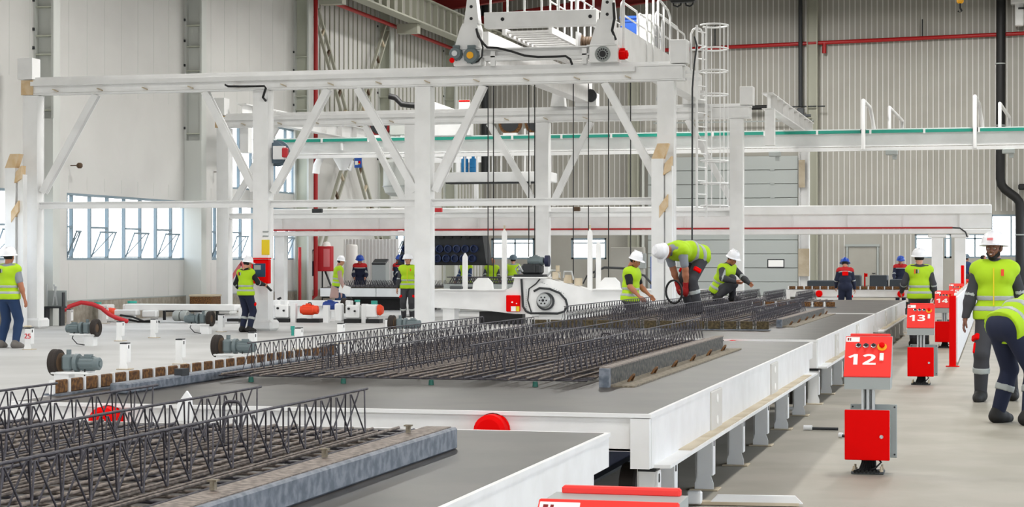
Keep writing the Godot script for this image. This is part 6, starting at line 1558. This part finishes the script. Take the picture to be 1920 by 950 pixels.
func people():
	mat("skin", Color(0.74, 0.52, 0.41), 0.55); mat("skin_tan", Color(0.66, 0.42, 0.30), 0.55); mat("skin_dark", Color(0.45, 0.28, 0.20), 0.45)
	mat("hivis", Color(0.665, 0.815, 0.05), 0.75); mat("reflective", Color(0.66, 0.68, 0.67), 0.45)
	mat("charcoal", Color(0.23, 0.23, 0.245), 0.9); mat("denim", Color(0.13, 0.22, 0.36), 0.9); mat("overall", Color(0.09, 0.12, 0.22), 0.85)
	mat("helmet_white", Color(0.93, 0.93, 0.94), 0.3); mat("helmet_blue", Color(0.10, 0.28, 0.66), 0.3)
	mat("hair", Color(0.06, 0.05, 0.045), 0.8); mat("boot", Color(0.10, 0.095, 0.09), 0.7); mat("sneaker", Color(0.42, 0.40, 0.38), 0.8)
	mat("print_eye", Color(0.85, 0.82, 0.79), 0.4); mat("lips", Color(0.50, 0.24, 0.21), 0.5)
	mat("coat_pink", Color(0.70, 0.58, 0.55), 0.9); mat("shirt_grey", Color(0.55, 0.57, 0.60), 0.9); mat("shirt_black", Color(0.09, 0.09, 0.10), 0.9)
	mat("shirt_blue", Color(0.16, 0.24, 0.40), 0.9); mat("yoke_red", Color(0.72, 0.05, 0.07), 0.8); mat("red_glove", Color(0.62, 0.06, 0.06), 0.8)
	head_shape = make_head(); hand_open = make_hand(0.35); hand_grip = make_hand(1.05)
	# from left to right
	person("person seen from behind in hi-vis vest, white helmet and blue jeans, far left", V(-17.32, 0, 31.4), PI - 0.08, {"s": 1.01, "vest": true, "badge": true, "sleeves": "short", "top": M.shirt_grey, "pants": M.denim, "helmet": M.helmet_white, "shoes": M.sneaker, "skin": M.skin_tan, "lf": Vector3(0.16, 0.09, 0.02), "rf": Vector3(-0.15, 0.09, 0.0), "lh": Vector3(0.30, 0.88, 0.06), "rh": Vector3(-0.31, 0.86, 0.05), "cell": 0.018})
	person("person in a vest and white helmet typing at the red screen panel on the column", V(-16.02, 0, 39.5), PI - 0.3, {"s": 0.93, "vest": true, "badge": true, "sleeves": "long", "top": M.shirt_black, "pants": M.overall, "helmet": M.helmet_white, "knee_band": true, "pocket": true, "rh": Vector3(-0.26, 1.12, 0.36), "lh": Vector3(0.24, 0.98, 0.14), "hp": 0.25, "hy": -0.3})
	var p3 := person("person in a vest over a long pinkish coat carrying white papers behind the machines", V(-18.3, 0, 52.0), PI * 0.62, {"s": 0.95, "vest": true, "sleeves": "long", "top": M.coat_pink, "coat": M.coat_pink, "pants": M.denim, "helmet": M.helmet_white, "lean": 0.12, "rh": Vector3(-0.22, 0.86, 0.16), "lh": Vector3(0.22, 0.9, 0.2), "lf": Vector3(0.1, 0.09, 0.2), "rf": Vector3(-0.1, 0.12, -0.22), "hp": 0.2})
	single("paper_sheaf", S().bev(Vector3.ZERO, Vector3(0.34, 0.24, 0.01), 0.003, Basis(Vector3.FORWARD, 0.25)), M.paper, "white sheaf of papers held by the person in the pinkish coat", "papers", p3.transform * Vector3(-0.24, 0.74, 0.2))
	person("person in a dark overall with red shoulders and a blue helmet beside the white cylinder", V(-21.0, 0, 62.0), 0.3, {"s": 0.98, "top": M.overall, "pants": M.overall, "chest": M.yoke_red, "helmet": M.helmet_blue, "lh": Vector3(0.2, 1.0, 0.28), "rh": Vector3(-0.2, 1.0, 0.28), "hp": 0.4, "lean": 0.1})
	person("person in dark overall and blue helmet turned right, half behind the front-facing worker", V(-19.85, 0, 62.6), 1.3, {"s": 0.98, "top": M.overall, "pants": M.overall, "chest": M.yoke_red, "helmet": M.helmet_blue, "lh": Vector3(0.2, 1.0, 0.3), "rh": Vector3(-0.2, 1.0, 0.3), "hp": 0.3})
	person("front-facing person in a vest and white helmet half hidden by the thick portal column", V(-14.78, 0, 47.5), 0.15, {"s": 0.97, "vest": true, "sleeves": "long", "top": M.charcoal, "pants": M.charcoal, "helmet": M.helmet_white, "pocket": true, "knee_band": true, "face": true, "chest_mark": true, "rh": Vector3(-0.28, 0.88, 0.05)})
	person("person in a vest under the blue magazine, partly behind the pointed guide post", V(-16.7, 0, 60.0), -0.4, {"s": 0.96, "vest": true, "sleeves": "long", "top": M.shirt_blue, "pants": M.charcoal, "lh": Vector3(0.25, 0.95, 0.25), "rh": Vector3(-0.25, 0.95, 0.25), "hp": 0.3})
	person("bareheaded person in a vest leaning over the rebar right of the blue magazine", V(-15.72, 0, 59.5), 0.5, {"s": 0.95, "vest": true, "sleeves": "long", "top": M.charcoal, "pants": M.charcoal, "skin": M.skin_tan, "lean": 0.15, "lh": Vector3(0.22, 0.95, 0.3), "rh": Vector3(-0.25, 0.95, 0.2), "hp": 0.4, "hair": M.skin_tan})
	person("person seen from behind in a vest and dark cap between two guide posts", V(-15.0, 0, 59.5), PI + 0.2, {"s": 0.97, "vest": true, "sleeves": "short", "top": M.shirt_grey, "pants": M.charcoal, "helmet": M.frame_dark})
	person("person in a vest and white helmet in profile, standing left of the bending worker", V(-6.4, 0, 34.0), 1.35, {"s": 0.98, "vest": true, "sleeves": "short", "top": M.shirt_black, "pants": M.charcoal, "helmet": M.helmet_white, "skin": M.skin_tan, "face": true, "lh": Vector3(0.2, 0.97, 0.3), "rh": Vector3(-0.2, 0.95, 0.27), "le": Vector3(0.4, -0.6, -0.6), "re": Vector3(-0.4, -0.6, -0.6), "hp": 0.42, "lean": 0.06, "cell": 0.016})
	# the worker bent double on the third pallet, cutting with a hose ring in his gloves
	person("person in a vest and grey trousers bent double over the rebar with red gloves", V(-4.47, 0.78, 28.8), -PI / 2 + 0.85, {"s": 1.0, "vest": true, "sleeves": "short", "top": M.shirt_grey, "pants": M.overall_grey if M.has("overall_grey") else M.charcoal, "helmet": M.helmet_white, "gloves": true, "knee_band": true, "lean": 1.6, "hip": Vector3(0, 0.89, -0.12), "lf": Vector3(0.16, 0.09, 0.02), "rf": Vector3(-0.16, 0.09, -0.1), "lh": Vector3(0.12, 0.36, 0.22), "rh": Vector3(-0.12, 0.42, 0.18), "le": Vector3(0.5, 0, -0.6), "re": Vector3(-0.5, 0, -0.6), "hp": 1.5, "grip": "lr", "face": true, "cell": 0.015, "skin": M.skin_tan, "pocket": true})
	var ring := []
	for i in 20: ring.append(Vector3(cos(TAU * i / 20) * 0.12, sin(TAU * i / 20) * 0.17, sin(TAU * i / 20) * 0.02))
	single("hose_ring", S().tube(ring, 0.016, 8, true), M.black, "black coiled hose hanging from the bending worker's red gloves", "hose", V(-4.65, 1.12, 28.2))
	person("person in a vest and white helmet squatting on the rebar behind the bending worker", V(-5.17, 0.78, 37.2), 1.05, {"s": 0.98, "vest": true, "sleeves": "long", "top": M.charcoal, "pants": M.charcoal, "helmet": M.helmet_white, "skin": M.skin_tan, "hip": Vector3(0, 0.25, -0.1), "lean": 0.5, "lf": Vector3(0.17, 0.09, 0.1), "rf": Vector3(-0.17, 0.09, -0.02), "lh": Vector3(0.2, 0.36, 0.5), "rh": Vector3(-0.2, 0.4, 0.45), "le": Vector3(0.6, -0.2, -0.3), "re": Vector3(-0.6, -0.2, -0.3), "hp": 0.5, "face": true, "cell": 0.016})
	person("person seen from behind in dark overall with red back print before the red-disc pallet", V(-3.95, 0, 52.0), PI + 0.1, {"s": 0.93, "top": M.overall, "pants": M.overall, "chest": M.yoke_red, "helmet": M.helmet_blue, "lean": 0.22, "lh": Vector3(0.26, 0.92, 0.25), "rh": Vector3(-0.28, 0.86, 0.22), "hp": 0.45, "pocket": true})
	person("person in a dark overall and blue helmet facing the camera behind the far boxes", V(-3.23, 0, 67.2), 0.2, {"s": 0.96, "top": M.overall, "pants": M.overall, "chest": M.yoke_red, "helmet": M.helmet_blue, "lh": Vector3(0.26, 0.95, 0.2), "rh": Vector3(-0.26, 0.95, 0.25), "hp": 0.3, "face": true})
	var p15 := person("person with their back turned in a vest with grey sleeves behind control post 13", V(-1.4, 0, 36.3), PI + 0.15, {"s": 1.0, "vest": true, "badge": true, "sleeves": "long", "top": M.charcoal, "pants": M.charcoal, "helmet": M.helmet_white, "rh": Vector3(-0.28, 0.9, 0.08), "lh": Vector3(0.3, 1.0, 0.24), "knee_band": true, "cell": 0.016})
	person("smiling bearded person in a vest and white helmet walking up the aisle at the right", V(-0.03, 0, 22.4), -0.06, {"s": 1.06, "vest": true, "sleeves": "long", "top": M.charcoal, "pants": M.charcoal, "helmet": M.helmet_white, "helmet_mark": true, "skin": M.skin_dark, "face": true, "smile": true, "beard": true, "chest_mark": true, "knee_band": true, "pocket": true, "strip": true, "shoes": M.boot, "rh": Vector3(-0.31, 0.84, 0.08), "lh": Vector3(0.3, 0.9, -0.04), "lf": Vector3(0.17, 0.11, -0.16), "rf": Vector3(-0.14, 0.09, 0.1), "hy": -0.25, "cell": 0.0125})
	person("person bending over in vest and navy trousers, cut by the right picture edge", V(0.16, 0, 19.3), PI / 2 + 0.75, {"s": 1.04, "vest": true, "sleeves": "long", "top": M.charcoal, "pants": M.overall, "lean": 1.3, "hip": Vector3(0, 0.92, -0.1), "lf": Vector3(0.2, 0.09, -0.02), "rf": Vector3(-0.18, 0.09, 0.0), "lh": Vector3(0.2, 0.5, 0.5), "rh": Vector3(-0.2, 0.5, 0.5), "knee_band": true, "pocket": true, "helmet": M.helmet_white, "cell": 0.014, "shoes": M.boot})
	person("tiny far person in blue shirt and cap by the back windows, left of two", V(-1.2, 0, 78.0), 2.4, {"s": 1.0, "sleeves": "short", "top": M.shirt_blue, "pants": M.charcoal, "helmet": M.frame_dark, "cell": 0.026})
	person("tiny far person in a dark shirt by the back windows, right of two", V(-0.56, 0, 78.0), 1.9, {"s": 1.02, "sleeves": "short", "top": M.overall, "pants": M.charcoal, "cell": 0.026})

func helmet_parts(t: Node, m: Material):
	part("shell", S().lathe(Vector3.ZERO, Vector3.UP, [[0.132, 0.0], [0.13, 0.03], [0.122, 0.07], [0.1, 0.11], [0.065, 0.138], [0.0, 0.148]], 20, true, 0.9, 1.04), m, t)
	part("brim", S().lathe(Vector3.ZERO, Vector3.UP, [[0.0, 0.004], [0.13, 0.012], [0.15, -0.006], [0.15, -0.014], [0.126, 0.0], [0.0, -0.004]], 20, true, 0.9, 1.06).prism(PackedVector2Array([Vector2(-0.09, 0.0), Vector2(0.09, 0.0), Vector2(0.07, 0.06), Vector2(0.0, 0.075), Vector2(-0.07, 0.06)]), 0.01, Vector3(0, -0.004, 0.105), Basis(Vector3.RIGHT, Vector3(0, -0.2, 1).normalized(), Vector3(0, 1, 0.2).normalized())), m, t)
